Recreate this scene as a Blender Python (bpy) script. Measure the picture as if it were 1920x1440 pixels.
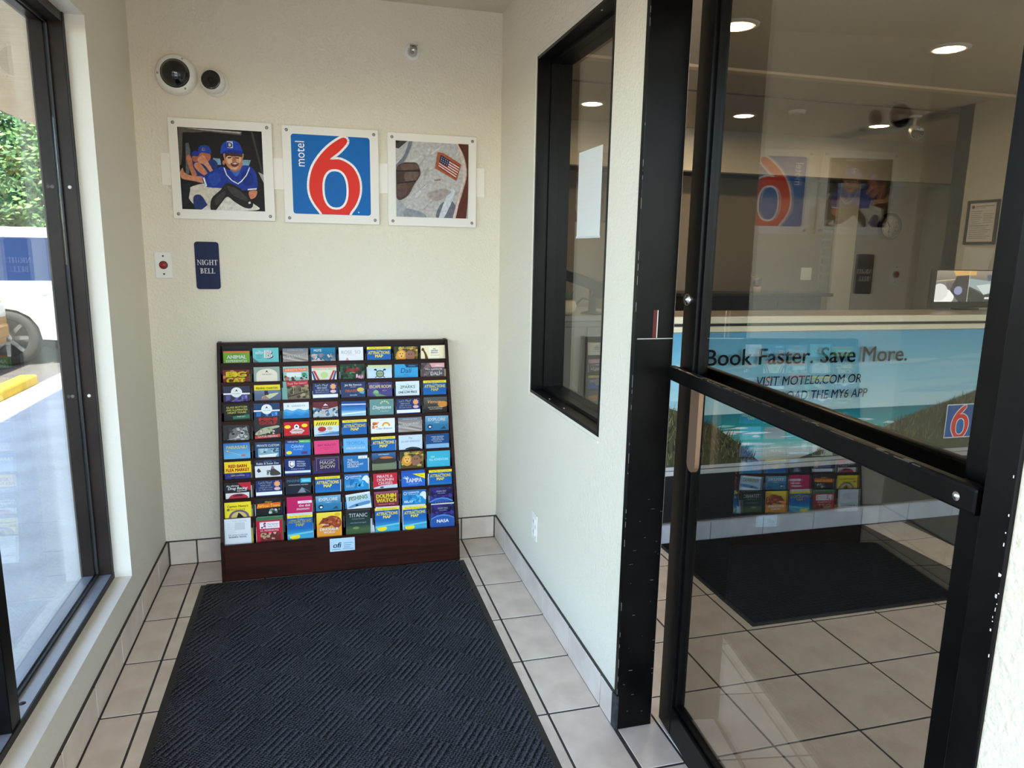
import bpy, bmesh, math, random
from mathutils import Matrix, Vector
from mathutils.geometry import tessellate_polygon
random.seed(7)
SC = bpy.context.scene
COL = SC.collection
for _o in list(bpy.data.objects):
    bpy.data.objects.remove(_o)

# ------------------------------------------------------------------ camera
cam = bpy.data.cameras.new('camera')
cam.sensor_fit = 'HORIZONTAL'; cam.sensor_width = 36.0
cam.lens = 1338.15 / 1920 * 36.0
cam.clip_start = 0.05; cam.clip_end = 300
cam_ob = bpy.data.objects.new('camera', cam); COL.objects.link(cam_ob)
YAW, PIT, ROL = 0.2671, 0.1837, 0.0177
_f = Vector((math.sin(YAW) * math.cos(PIT), math.cos(YAW) * math.cos(PIT), -math.sin(PIT)))
_r = Vector((math.cos(YAW), -math.sin(YAW), 0)); _u = _r.cross(_f)
_r2 = math.cos(ROL) * _r + math.sin(ROL) * _u
_u2 = -math.sin(ROL) * _r + math.cos(ROL) * _u
cam_ob.matrix_world = Matrix(((_r2.x, _u2.x, -_f.x, 0.7026), (_r2.y, _u2.y, -_f.y, -3.3769),
                              (_r2.z, _u2.z, -_f.z, 1.4451), (0, 0, 0, 1)))
SC.camera = cam_ob

# ------------------------------------------------------------------ world, sun, exposure
SKY = 0.46
SUN = 5.0
EXPO = 1.68
LAMP = 44.0
world = bpy.data.worlds.new('sky'); SC.world = world; world.use_nodes = True
_nt = world.node_tree; _nt.nodes.clear()
_sky = _nt.nodes.new('ShaderNodeTexSky'); _sky.sky_type = 'NISHITA'
_sky.sun_disc = False; _sky.ozone_density = 2.0; _sky.dust_density = 0.6; _sky.sun_elevation = math.radians(62); _sky.sun_rotation = math.radians(194)
_bg = _nt.nodes.new('ShaderNodeBackground'); _bg.inputs[1].default_value = SKY
_wo = _nt.nodes.new('ShaderNodeOutputWorld')
_nt.links.new(_sky.outputs[0], _bg.inputs[0]); _nt.links.new(_bg.outputs[0], _wo.inputs[0])
sun = bpy.data.lights.new('sun', 'SUN'); sun.energy = SUN; sun.angle = math.radians(0.6); sun.color = (1, 0.93, 0.82)
sun_ob = bpy.data.objects.new('sun', sun); COL.objects.link(sun_ob)
sun_ob.rotation_euler = Vector((0.122, 0.50, -1.0)).to_track_quat('-Z', 'Y').to_euler()
sun_ob.location = (-3, -8, 14)
SC.view_settings.view_transform = 'Standard'
SC.view_settings.look = 'None'
SC.view_settings.gamma = 1.0
SC.view_settings.use_curve_mapping = False
SC.view_settings.exposure = EXPO
SC.cycles.use_denoising = True
SC.cycles.max_bounces = 10
SC.cycles.diffuse_bounces = 6
SC.cycles.glossy_bounces = 4
SC.cycles.transparent_max_bounces = 24
SC.cycles.sample_clamp_indirect = 6.0
SC.cycles.caustics_reflective = False
SC.cycles.caustics_refractive = False

# ------------------------------------------------------------------ helpers


def lin(c):
    c = c / 255.0
    return c / 12.92 if c <= 0.04045 else ((c + 0.055) / 1.055) ** 2.4


def L3(c):
    return (lin(c[0]), lin(c[1]), lin(c[2]))


MATS = {}


def mat(name, rgb=(200, 200, 200), rough=0.5, metal=0.0, noise=None, bump=None, spec=0.5, emit=None, coat=0.0):
    """rgb sRGB 0-255; noise=(scale, rgb2, detail) second colour mottling; bump=(scale, strength, detail)"""
    if name in MATS:
        return MATS[name]
    m = bpy.data.materials.new(name); m.use_nodes = True
    nt = m.node_tree; b = nt.nodes['Principled BSDF']
    b.inputs['Base Color'].default_value = (*L3(rgb), 1)
    b.inputs['Roughness'].default_value = rough; b.inputs['Metallic'].default_value = metal
    b.inputs['Specular IOR Level'].default_value = spec
    if coat:
        b.inputs['Coat Weight'].default_value = coat
    tc = nt.nodes.new('ShaderNodeTexCoord')
    if noise:
        sc, c2, det = noise
        n = nt.nodes.new('ShaderNodeTexNoise')
        n.inputs['Detail'].default_value = det
        if isinstance(sc, tuple):
            mp = nt.nodes.new('ShaderNodeMapping'); mp.inputs['Scale'].default_value = sc
            nt.links.new(tc.outputs['Object'], mp.inputs[0]); nt.links.new(mp.outputs[0], n.inputs['Vector'])
            n.inputs['Scale'].default_value = 1
        else:
            nt.links.new(tc.outputs['Object'], n.inputs['Vector']); n.inputs['Scale'].default_value = sc
        r = nt.nodes.new('ShaderNodeValToRGB')
        r.color_ramp.elements[0].position = 0.35; r.color_ramp.elements[1].position = 0.65
        r.color_ramp.elements[0].color = (*L3(rgb), 1); r.color_ramp.elements[1].color = (*L3(c2), 1)
        nt.links.new(n.outputs['Fac'], r.inputs[0]); nt.links.new(r.outputs[0], b.inputs['Base Color'])
    if bump:
        sc, st, det = bump
        n = nt.nodes.new('ShaderNodeTexNoise'); n.inputs['Scale'].default_value = sc; n.inputs['Detail'].default_value = det
        nt.links.new(tc.outputs['Object'], n.inputs['Vector'])
        bp = nt.nodes.new('ShaderNodeBump'); bp.inputs['Strength'].default_value = st; bp.inputs['Distance'].default_value = 0.004
        nt.links.new(n.outputs['Fac'], bp.inputs['Height']); nt.links.new(bp.outputs[0], b.inputs['Normal'])
    if emit:
        b.inputs['Emission Color'].default_value = (*L3(emit[0]), 1); b.inputs['Emission Strength'].default_value = emit[1]
    MATS[name] = m
    return m


def glass_mat(name, tint=(240, 246, 243), r0=0.045):
    m = bpy.data.materials.new(name); m.use_nodes = True; nt = m.node_tree; nt.nodes.clear()
    o = nt.nodes.new('ShaderNodeOutputMaterial'); mx = nt.nodes.new('ShaderNodeMixShader')
    tr = nt.nodes.new('ShaderNodeBsdfTransparent'); tr.inputs[0].default_value = (*L3(tint), 1)
    gl = nt.nodes.new('ShaderNodeBsdfGlossy'); gl.inputs['Roughness'].default_value = 0.0
    lw = nt.nodes.new('ShaderNodeLayerWeight'); lw.inputs[0].default_value = 0.5
    p = nt.nodes.new('ShaderNodeMath'); p.operation = 'POWER'; p.inputs[1].default_value = 5
    a = nt.nodes.new('ShaderNodeMath'); a.operation = 'MULTIPLY_ADD'; a.inputs[1].default_value = 1 - r0; a.inputs[2].default_value = r0
    nt.links.new(lw.outputs['Facing'], p.inputs[0]); nt.links.new(p.outputs[0], a.inputs[0])
    nt.links.new(a.outputs[0], mx.inputs[0]); nt.links.new(tr.outputs[0], mx.inputs[1]); nt.links.new(gl.outputs[0], mx.inputs[2])
    nt.links.new(mx.outputs[0], o.inputs[0])
    MATS[name] = m
    return m


def print_mat(name, rough=0.35, spec=0.4, emit=0.0):
    m = bpy.data.materials.new(name); m.use_nodes = True; nt = m.node_tree; b = nt.nodes['Principled BSDF']
    a = nt.nodes.new('ShaderNodeVertexColor'); a.layer_name = 'ink'
    nt.links.new(a.outputs[0], b.inputs['Base Color']); b.inputs['Roughness'].default_value = rough
    b.inputs['Specular IOR Level'].default_value = spec
    if emit:
        nt.links.new(a.outputs[0], b.inputs['Emission Color']); b.inputs['Emission Strength'].default_value = emit
    MATS[name] = m
    return m


def link(name, me, parent=None, loc=(0, 0, 0), rot=(0, 0, 0)):
    o = bpy.data.objects.new(name, me); COL.objects.link(o)
    o.location = loc; o.rotation_euler = rot
    if parent is not None:
        o.parent = parent
    return o


def wl(p):
    v = Vector((0, 0, 0))
    while p is not None:
        v += p.location; p = p.parent
    return v


class MB:
    """collects geometry in world (or parent-local) coordinates, builds ONE mesh object"""

    def __init__(s):
        s.v = []; s.f = []; s.sm = []

    def add(s, vs, fs, smooth=False):
        b = len(s.v); s.v += [tuple(p) for p in vs]
        for f in fs:
            s.f.append(tuple(i + b for i in f)); s.sm.append(smooth)
        return s

    def box(s, x0, y0, z0, x1, y1, z1):
        x0, x1 = min(x0, x1), max(x0, x1); y0, y1 = min(y0, y1), max(y0, y1); z0, z1 = min(z0, z1), max(z0, z1)
        return s.add([(x0, y0, z0), (x1, y0, z0), (x1, y1, z0), (x0, y1, z0), (x0, y0, z1), (x1, y0, z1), (x1, y1, z1), (x0, y1, z1)],
                     [(0, 3, 2, 1), (4, 5, 6, 7), (0, 1, 5, 4), (1, 2, 6, 5), (2, 3, 7, 6), (3, 0, 4, 7)])

    def bbox(s, x0, y0, z0, x1, y1, z1, bv=0.003, seg=1):
        bm = bmesh.new()
        bmesh.ops.create_cube(bm, size=1)
        for v in bm.verts:
            v.co = ((x0 + x1) / 2 + v.co.x * abs(x1 - x0), (y0 + y1) / 2 + v.co.y * abs(y1 - y0), (z0 + z1) / 2 + v.co.z * abs(z1 - z0))
        bmesh.ops.bevel(bm, geom=bm.edges[:], offset=bv, segments=seg, affect='EDGES', profile=0.5)
        bm.verts.index_update()
        s.add([v.co[:] for v in bm.verts], [[v.index for v in f.verts] for f in bm.faces])
        bm.free(); return s

    def cyl(s, p0, p1, r, n=16, r1=None):
        p0 = Vector(p0); p1 = Vector(p1); d = (p1 - p0).normalized()
        a = d.orthogonal().normalized(); b = d.cross(a); r1 = r if r1 is None else r1
        vs = []
        for k in range(n):
            t = 2 * math.pi * k / n; vs.append(p0 + r * (math.cos(t) * a + math.sin(t) * b))
        for k in range(n):
            t = 2 * math.pi * k / n; vs.append(p1 + r1 * (math.cos(t) * a + math.sin(t) * b))
        s.add(vs, [(k, (k + 1) % n, n + (k + 1) % n, n + k) for k in range(n)], True)
        s.add(vs, [tuple(range(n))[::-1], tuple(range(n, 2 * n))])
        return s

    def lathe(s, prof, org, axis, n=24, smooth=True):
        """prof list of (r, h) along axis from org"""
        org = Vector(org); d = Vector(axis).normalized(); a = d.orthogonal().normalized(); b = d.cross(a)
        vs = []; fs = []
        for r, h in prof:
            for k in range(n):
                t = 2 * math.pi * k / n
                vs.append(org + d * h + max(r, 1e-5) * (math.cos(t) * a + math.sin(t) * b))
        for i in range(len(prof) - 1):
            for k in range(n):
                fs.append((i * n + k, i * n + (k + 1) % n, (i + 1) * n + (k + 1) % n, (i + 1) * n + k))
        return s.add(vs, fs, smooth)

    def prism(s, poly, fn0, fn1):
        """poly 2d list; fn0/fn1 map (a,b)->3d for both ends"""
        n = len(poly)
        vs = [fn0(*p) for p in poly] + [fn1(*p) for p in poly]
        s.add(vs, [tuple(range(n))[::-1], tuple(range(n, 2 * n))] + [(k, (k + 1) % n, n + (k + 1) % n, n + k) for k in range(n)])
        return s

    def tube(s, pts, r, n=8):
        pts = [Vector(p) for p in pts]; vs = []; fs = []
        for i, p in enumerate(pts):
            d = (pts[min(i + 1, len(pts) - 1)] - pts[max(i - 1, 0)]).normalized()
            a = d.cross(Vector((0.13, 0.2, 0.97))).normalized(); b = d.cross(a)
            for k in range(n):
                t = 2 * math.pi * k / n; vs.append(p + r * (math.cos(t) * a + math.sin(t) * b))
        for i in range(len(pts) - 1):
            for k in range(n):
                fs.append((i * n + k, i * n + (k + 1) % n, (i + 1) * n + (k + 1) % n, (i + 1) * n + k))
        fs += [tuple(range(n)), tuple(range((len(pts) - 1) * n, len(pts) * n))]
        return s.add(vs, fs, True)

    def mesh(s, name, m, off=(0, 0, 0)):
        me = bpy.data.meshes.new(name)
        me.from_pydata([(p[0] - off[0], p[1] - off[1], p[2] - off[2]) for p in s.v], [], s.f)
        me.polygons.foreach_set('use_smooth', s.sm)
        bm = bmesh.new(); bm.from_mesh(me); bmesh.ops.remove_doubles(bm, verts=bm.verts, dist=1e-6)
        bmesh.ops.recalc_face_normals(bm, faces=bm.faces)
        bm.to_mesh(me); bm.free()
        if m is not None:
            me.materials.append(m)
        return me

    def build(s, name, m, parent=None, local=False):
        off = (0, 0, 0) if (local or parent is None) else wl(parent)
        return link(name, s.mesh(name, m, off), parent)

    def build_at(s, name, m, org):
        """top-level mesh object with its origin at org"""
        return link(name, s.mesh(name, m, org), None, org)


def thing(name, label, cat, loc=(0, 0, 0), rot=(0, 0, 0), group=None, kind=None):
    o = link(name, None, None, loc, rot); o.empty_display_size = 0.05
    tag(o, label, cat, group, kind); return o


def tag(o, label, cat=None, group=None, kind=None):
    if label:
        o['label'] = label
    if cat:
        o['category'] = cat
    if group:
        o['group'] = group
    if kind:
        o['kind'] = kind
    return o


def struct(o, label=None, cat=None):
    return tag(o, label, cat, None, 'structure')


TXT = {}


def text_geo(body, bold=0.0, shear=0.0):
    k = (body, bold, shear)
    if k in TXT:
        return TXT[k]
    cu = bpy.data.curves.new('txt', 'FONT'); cu.body = body; cu.resolution_u = 3; cu.offset = bold; cu.shear = shear
    cu.fill_mode = 'FRONT' if hasattr(cu, 'fill_mode') else 'FRONT'
    ob = bpy.data.objects.new('txt', cu)
    me = ob.to_mesh()
    vs = [v.co[:2] for v in me.vertices]; fs = [tuple(p.vertices) for p in me.polygons]
    ob.to_mesh_clear(); bpy.data.objects.remove(ob); bpy.data.curves.remove(cu)
    if vs:
        x0 = min(v[0] for v in vs); x1 = max(v[0] for v in vs); y0 = min(v[1] for v in vs); y1 = max(v[1] for v in vs)
    else:
        x0 = y0 = 0; x1 = y1 = 1
    TXT[k] = (vs, fs, x0, x1, y0, y1)
    return TXT[k]


def catmull(pts, n=5, closed=True):
    out = []; N = len(pts)
    for i in range(N if closed else N - 1):
        p0 = pts[(i - 1) % N] if closed or i else pts[i]
        p1 = pts[i]; p2 = pts[(i + 1) % N]; p3 = pts[(i + 2) % N] if closed or i + 2 < N else pts[i + 1]
        for k in range(n):
            t = k / n
            out.append(tuple(0.5 * (2 * p1[j] + (p2[j] - p0[j]) * t + (2 * p0[j] - 5 * p1[j] + 4 * p2[j] - p3[j]) * t * t
                                    + (-p0[j] + 3 * p1[j] - 3 * p2[j] + p3[j]) * t ** 3) for j in (0, 1)))
    if not closed:
        out.append(pts[-1])
    return out


def clip_poly(poly, x0, y0, x1, y1):
    def cl(ps, inside, inter):
        out = []
        for i in range(len(ps)):
            a = ps[i - 1]; b = ps[i]
            ia, ib = inside(a), inside(b)
            if ib:
                if not ia:
                    out.append(inter(a, b))
                out.append(b)
            elif ia:
                out.append(inter(a, b))
        return out

    def ix(v):
        return lambda a, b: (v, a[1] + (b[1] - a[1]) * (v - a[0]) / (b[0] - a[0]))

    def iy(v):
        return lambda a, b: (a[0] + (b[0] - a[0]) * (v - a[1]) / (b[1] - a[1]), v)
    p = list(poly)
    for ins, it in ((lambda q: q[0] >= x0, ix(x0)), (lambda q: q[0] <= x1, ix(x1)), (lambda q: q[1] >= y0, iy(y0)), (lambda q: q[1] <= y1, iy(y1))):
        if len(p) < 3:
            return []
        p = cl(p, ins, it)
    return p


class Art:
    """flat printed artwork: coloured polygons in (u, v), stacked in hair-thin layers, one mesh"""

    def __init__(s, unit=1.0, eps=0.00012, clip=None):
        s.v = []; s.f = []; s.c = []; s.k = 0; s.unit = unit; s.eps = eps; s.clip = clip

    def tri(s, vs, fs, cols):
        b = len(s.v); z = s.k * s.eps
        s.v += [(x * s.unit, y * s.unit, z) for x, y in vs]
        for f, c in zip(fs, cols):
            s.f.append(tuple(i + b for i in f)); s.c.append(c)

    def poly(s, pts, col, layer=True):
        if s.clip:
            pts = clip_poly(pts, *s.clip)
        if len(pts) < 3:
            return s
        if layer:
            s.k += 1
        c = L3(col)
        if len(pts) > 4:
            fs = tessellate_polygon([[Vector((x, y, 0)) for x, y in pts]])
        else:
            fs = [tuple(range(len(pts)))]
        s.tri(pts, fs, [[c] * len(f) for f in fs])
        return s

    def rect(s, x0, y0, x1, y1, col):
        return s.poly([(x0, y0), (x1, y0), (x1, y1), (x0, y1)], col)

    def grad(s, x0, y0, x1, y1, stops):
        """vertical gradient, stops [(t, rgb)] t from y0 (0) to y1 (1)"""
        s.k += 1
        for (ta, ca), (tb, cb) in zip(stops[:-1], stops[1:]):
            ya = y0 + (y1 - y0) * ta; yb = y0 + (y1 - y0) * tb
            a, b = L3(ca), L3(cb)
            s.tri([(x0, ya), (x1, ya), (x1, yb), (x0, yb)], [(0, 1, 2, 3)], [[a, a, b, b]])
        return s

    def ell(s, cx, cy, rx, ry, col, n=20, a0=0, a1=360):
        return s.poly([(cx + rx * math.cos(math.radians(a0 + (a1 - a0) * k / n)), cy + ry * math.sin(math.radians(a0 + (a1 - a0) * k / n))) for k in range(n + (a1 - a0 < 360))], col)

    def line(s, pts, w, col, layer=True):
        if layer:
            s.k += 1
        for a, b in zip(pts[:-1], pts[1:]):
            dx, dy = b[0] - a[0], b[1] - a[1]; l = math.hypot(dx, dy) or 1
            nx, ny = -dy / l * w / 2, dx / l * w / 2
            s.poly([(a[0] + nx, a[1] + ny), (a[0] - nx, a[1] - ny), (b[0] - nx, b[1] - ny), (b[0] + nx, b[1] + ny)], col, False)
        return s

    def text(s, body, cx, cy, h, col, w=None, bold=0.0, al='c', shear=0.0, rot=0.0, maxw=None):
        """h = height of the text box; w forces width; maxw limits it"""
        vs, fs, x0, x1, y0, y1 = text_geo(body, 0.0, shear)
        cap = text_geo('H', 0.0)[5] or 0.7
        sy = h / cap; sx = sy
        if w:
            sx = w / (x1 - x0)
        elif maxw and (x1 - x0) * sx > maxw:
            sx = maxw / (x1 - x0)
        ww = (x1 - x0) * sx
        ox = cx - (ww / 2 if al == 'c' else 0 if al == 'l' else ww)
        s.k += 1; c = L3(col)
        ca, sa = math.cos(rot), math.sin(rot)
        bd = bold * 1.3
        for ex, ey in (((0, 0),) if not bold else ((-bd, 0), (bd, 0), (0, bd * .6), (0, -bd * .6))):
            pts = []
            for x, y in vs:
                px = ox + (x - x0 + ex) * sx - cx; py = (y + ey) * sy
                pts.append((cx + px * ca - py * sa, cy + px * sa + py * ca))
            s.tri(pts, fs, [[c] * len(f) for f in fs])
        return s

    def blots(s, x0, y0, x1, y1, n, cols, r0, r1, seed=1, stretch=1.0):
        rd = random.Random(seed)
        for k in range(n):
            if k % 6 == 0:
                s.k += 1
            cx = rd.uniform(x0, x1); cy = rd.uniform(y0, y1); r = rd.uniform(r0, r1); a0 = rd.uniform(0, 6.28)
            m = rd.randint(5, 7)
            p = [(cx + stretch * r * rd.uniform(.55, 1.2) * math.cos(a0 + 6.28 * i / m), cy + r * rd.uniform(.55, 1.2) * math.sin(a0 + 6.28 * i / m)) for i in range(m)]
            p = clip_poly(p, x0, y0, x1, y1)
            if len(p) > 2:
                c = L3(rd.choice(cols)); s.tri(p, [tuple(range(len(p)))], [[c] * len(p)])
        return s

    def build(s, name, m, parent=None, loc=(0, 0, 0), rot=(math.pi / 2, 0, 0)):
        me = bpy.data.meshes.new(name); me.from_pydata(s.v, [], s.f)
        ca = me.color_attributes.new('ink', 'FLOAT_COLOR', 'CORNER')
        i = 0
        for f, c in zip(s.f, s.c):
            for q in c:
                ca.data[i].color = (*q, 1); i += 1
        me.materials.append(m)
        return link(name, me, parent, loc, rot)


ORD = ['zeroth', 'first', 'second', 'third', 'fourth', 'fifth', 'sixth', 'seventh', 'eighth', 'ninth', 'tenth']

# ------------------------------------------------------------------ materials
WALL = mat('wall_paint', (229, 219, 199), 0.55, bump=(95, 0.9, 3))
WALL_W = mat('reveal_paint', (226, 218, 202), 0.55, bump=(70, 0.3, 2))
CEIL = mat('ceiling_paint', (214, 202, 182), 0.8, bump=(110, 0.7, 3))
LWALL = mat('lobby_paint', (214, 207, 190), 0.6, bump=(60, 0.3, 2))
GREY_WALL = mat('grey_paint', (140, 143, 138), 0.6, bump=(60, 0.3, 2))
TILE = mat('floor_tile', (222, 209, 194), 0.30, noise=(9, (206, 191, 176), 6), bump=(30, 0.08, 3), spec=0.5)
GROUT = mat('grout', (50, 46, 43), 0.9, noise=(40, (62, 57, 53), 3))
BLACK = mat('black_paint', (7, 6, 6), 0.3, noise=(14, (13, 12, 11), 4), bump=(18, 0.10, 4), spec=0.14)
BLACKB = mat('black_anodised', (40, 31, 27), 0.32, noise=(6, (52, 41, 35), 3), spec=0.15)
RUB = mat('rubber', (12, 13, 15), 0.55)
STEEL = mat('steel', (190, 188, 184), 0.25, 1.0)
SCREW = mat('screw_head', (150, 148, 142), 0.35, 0.9)
BRONZE = mat('bronze_bar', (150, 118, 94), 0.35, 0.6)
WHITE_P = mat('white_plastic', (233, 230, 222), 0.35)
WHITE_B = mat('white_board', (238, 230, 220), 0.45)
WOOD = mat('dark_wood', (50, 24, 16), 0.42, noise=((3, 30, 60), (33, 15, 11), 5), spec=0.15)
WOODK = mat('kick_wood', (60, 27, 18), 0.38, noise=((4, 40, 70), (40, 18, 13), 5), spec=0.2)
GLASS = glass_mat('clear_glass', (232, 232, 227), 0.125)
GLASS_W = glass_mat('window_glass', (244, 248, 248))
GLASS_I = glass_mat('inner_window_glass', (232, 232, 227), 0.085)
PRINT = print_mat('printed_ink', 0.4, 0.14)


def photo_mat(name):
    m = print_mat(name, .42, .12); nt = m.node_tree; b_ = nt.nodes['Principled BSDF']
    vc = [q for q in nt.nodes if q.type == 'VERTEX_COLOR'][0]
    tc = nt.nodes.new('ShaderNodeTexCoord'); n_ = nt.nodes.new('ShaderNodeTexNoise'); n_.inputs['Scale'].default_value = 75; n_.inputs['Detail'].default_value = 6
    r_ = nt.nodes.new('ShaderNodeMapRange'); r_.inputs[1].default_value = .3; r_.inputs[2].default_value = .7; r_.inputs[3].default_value = .78; r_.inputs[4].default_value = 1.16
    mx = nt.nodes.new('ShaderNodeMix'); mx.data_type = 'RGBA'; mx.blend_type = 'MULTIPLY'; mx.inputs[0].default_value = 1
    nt.links.new(tc.outputs['Object'], n_.inputs['Vector']); nt.links.new(n_.outputs['Fac'], r_.inputs[0])
    nt.links.new(vc.outputs[0], mx.inputs[6]); nt.links.new(r_.outputs[0], mx.inputs[7]); nt.links.new(mx.outputs[2], b_.inputs['Base Color'])
    return m


PHOTO = photo_mat('photo_ink')
PAPER = mat('paper', (232, 230, 224), 0.6)
CREAM = mat('cream_laminate', (236, 226, 200), 0.35)
TAUPE = mat('counter_laminate', (150, 138, 120), 0.3, noise=(60, (135, 124, 108), 3))
DARKPANEL = mat('dark_panel', (30, 28, 27), 0.45, spec=.2)
ALU = mat('aluminium', (205, 205, 202), 0.35, 0.6)
KICK_T = mat('grey_base_tile', (196, 200, 202), 0.3, noise=(12, (184, 188, 190), 4))
NAVY = mat('navy_plate', (27, 37, 70), 0.4, spec=.12)
RED = mat('red_button', (150, 28, 26), 0.35)
DARKGLASS = mat('dark_dome', (8, 8, 10), 0.06, spec=0.8)
BLACKPL = mat('black_plastic', (16, 16, 17), 0.4, spec=.25)

# ------------------------------------------------------------------ structure
W = 1.553
CH = 2.503
WT = 0.125
Y_F = -3.80

b = MB(); b.box(-0.15, Y_F, -0.12, 5.3, 2.9, -0.0016)
floor = struct(b.build('floor', GROUT), 'dark grout bed under the beige floor tiles', 'floor')
TILE_MESH = {}


def tile_mesh(w, d, h=0.006, bv=0.0015, nm='tile'):
    k = (round(w, 4), round(d, 4), h)
    if k not in TILE_MESH:
        TILE_MESH[k] = MB().bbox(-w / 2, -d / 2, 0, w / 2, d / 2, h, bv).mesh(nm, TILE)
    return TILE_MESH[k]


XL = [0.010, 0.130, 0.440, 0.750, 1.060, 1.371, 1.678, 1.984, 2.290, 2.597, 2.903, 3.210, 3.515, 3.820, 4.125, 4.43, 4.735, 5.08]
GR = 0.0075
rt = random.Random(3)


def lay(x0, x1, y0, y1, parent):
    if x1 - x0 < 0.02 or y1 - y0 < 0.02:
        return
    w = x1 - x0 - GR; d = y1 - y0 - GR
    link('tile', tile_mesh(w, d), parent, ((x0 + x1) / 2, (y0 + y1) / 2, -0.006 + rt.uniform(-.0004, .0004)), (0, 0, 0))


rows = [-0.008] + [-(0.222 + 0.305 * k) for k in range(12)]
for i in range(len(rows) - 1):
    ya, yb = rows[i + 1], rows[i]
    if ya < -3.5:
        break
    xs = [x for x in XL if x <= W + .03] + [W - 0.004]
    for j in range(len(xs) - 1):
        if xs[j + 1] > xs[j]:
            lay(xs[j], xs[j + 1], ya, yb, floor)
    # lobby side
    x_l = 1.690
    xs = [x_l] + [x for x in XL if x > 1.75]
    if ya < -1.54 and yb > -2.71:
        xs = [W + 0.001] + xs   # threshold strip under the door
    for j in range(len(xs) - 1):
        lay(xs[j], xs[j + 1], ya, min(yb, -0.298) if xs[j] > 1.6 else yb, floor)

# walls of the vestibule
b = MB(); b.box(-0.15, 0.0, 0, W + WT, 0.12, CH + .2)
wall_back = struct(b.build('wall_back', WALL), 'cream textured end wall carrying the pictures and brochure rack', 'wall')
WY0 = -0.60
WZ0, WZ1 = 0.226, 2.175
b = MB(); b.box(-0.15, WY0, 0, 0, 0.0, CH + .2); b.box(-0.15, -3.3, 0, 0, WY0, WZ0); b.box(-0.15, -3.3, WZ1, 0, WY0, CH + .2)
b.box(-0.15, Y_F, 0, 0, -3.3, CH + .2)
wall_left = struct(b.build('wall_left', WALL_W), 'painted wall with the big daylight window on the left', 'wall')
RY0, RY1, RZ0, RZ1 = -0.565, -1.325, 0.868, 2.185
DY0, DY1 = -1.545, -2.712
b = MB()
b.box(W, RY0, 0, W + WT, 0.0, CH); b.box(W, RY1, 0, W + WT, RY0, RZ0); b.box(W, RY1, RZ1, W + WT, RY0, CH)
b.box(W, DY0, 0, W + WT, RY1, CH); b.box(W, DY1, 2.24, W + WT, DY0, CH); b.box(W, Y_F, 0, W + WT, DY1, CH)
wall_right = struct(b.build('wall_right', WALL), 'cream partition wall with the narrow interior window', 'wall')
b = MB(); b.box(-0.15, Y_F, CH, 5.4, 2.9, CH + 0.18)
ceiling = struct(b.build('ceiling', CEIL), 'textured ceiling over vestibule and lobby', 'ceiling')
b = MB(); b.box(-.15, Y_F - .12, 0, 0.06, Y_F, CH); b.box(1.49, Y_F - .12, 0, 2.0, Y_F, CH); b.box(.06, Y_F - .12, 2.25, 1.49, Y_F, CH)
b.box(2.0, Y_F - .12, 0, 4.7, Y_F, .5); b.box(2.0, Y_F - .12, 2.25, 4.7, Y_F, CH); b.box(4.7, Y_F - .12, 0, 5.4, Y_F, CH)  # unseen lobby-side opening put in to let daylight reach the lobby
wall_front = struct(b.build('wall_front', LWALL), 'street-side wall behind the viewer', 'wall')

# baseboard tiles
HB = 0.110


def baseboard(name, label, pts_fn, cuts):
    r = struct(link(name, None), label, 'baseboard')
    for a, c in zip(cuts[:-1], cuts[1:]):
        x0, y0, x1, y1 = pts_fn(a, c)
        mb = MB(); mb.bbox(x0, y0, 0.001, x1, y1, HB, 0.0015)
        mb.build('tile', TILE, r)
    return r


g2 = 0.0030
baseboard('baseboard_back', 'beige tile skirting along the end wall', lambda a, c: (a + g2, -0.009, c - g2, 0.0), [0.012, 0.130, 0.440, 0.750, 1.060, 1.371, W - .01])
yl = [-0.010, -0.222 + 0.0, -0.527, -0.832, -1.137, -1.442, -1.747, -2.052, -2.357, -2.662, -2.967]
baseboard('baseboard_left', 'beige tile skirting below the window', lambda a, c: (0.0, c + g2, 0.009, a - g2), yl)
baseboard('baseboard_right', 'beige tile skirting below the interior window', lambda a, c: (W - .009, c + g2, W, a - g2), [-.010, -.222, -.527, -.832, -1.137, -1.442, -1.540])
b = MB(); b.box(0, WY0, HB, .004, -.004, HB + .006); b.box(0, -3.0, HB, .004, WY0, HB + .006)
b.box(0, -3.0, .001, .006, -.007, HB); b.box(W - .006, -1.54, .001, W, -.007, HB); b.box(.006, -.006, .001, W - .006, 0, HB); b.box(W - .004, -1.543, HB, W, -.004, HB + .006); b.box(.004, -.004, HB, W - .004, 0, HB + .004)
struct(b.build('trim_5', mat('caulk', (62, 58, 54), .8)), 'grey grout bead on top of the skirting tiles', 'trim')

# right wall hairline caulk moulding around the interior window
b = MB()
for (ya, za, yb2, zb) in ((RY0 + .022, RZ0 - .022, RY0 + .012, RZ1 + .022), (RY1 - .0, RZ0 - .022, RY0 + .012, RZ0 - .012), (RY1 - .0, RZ1 + .012, RY0 + .012, RZ1 + .022)):
    b.bbox(W - .004, ya, za, W + .001, yb2, zb, .0015)
struct(b.build('trim_6', WALL_W), 'pale caulk bead around the interior window opening', 'trim')

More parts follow.
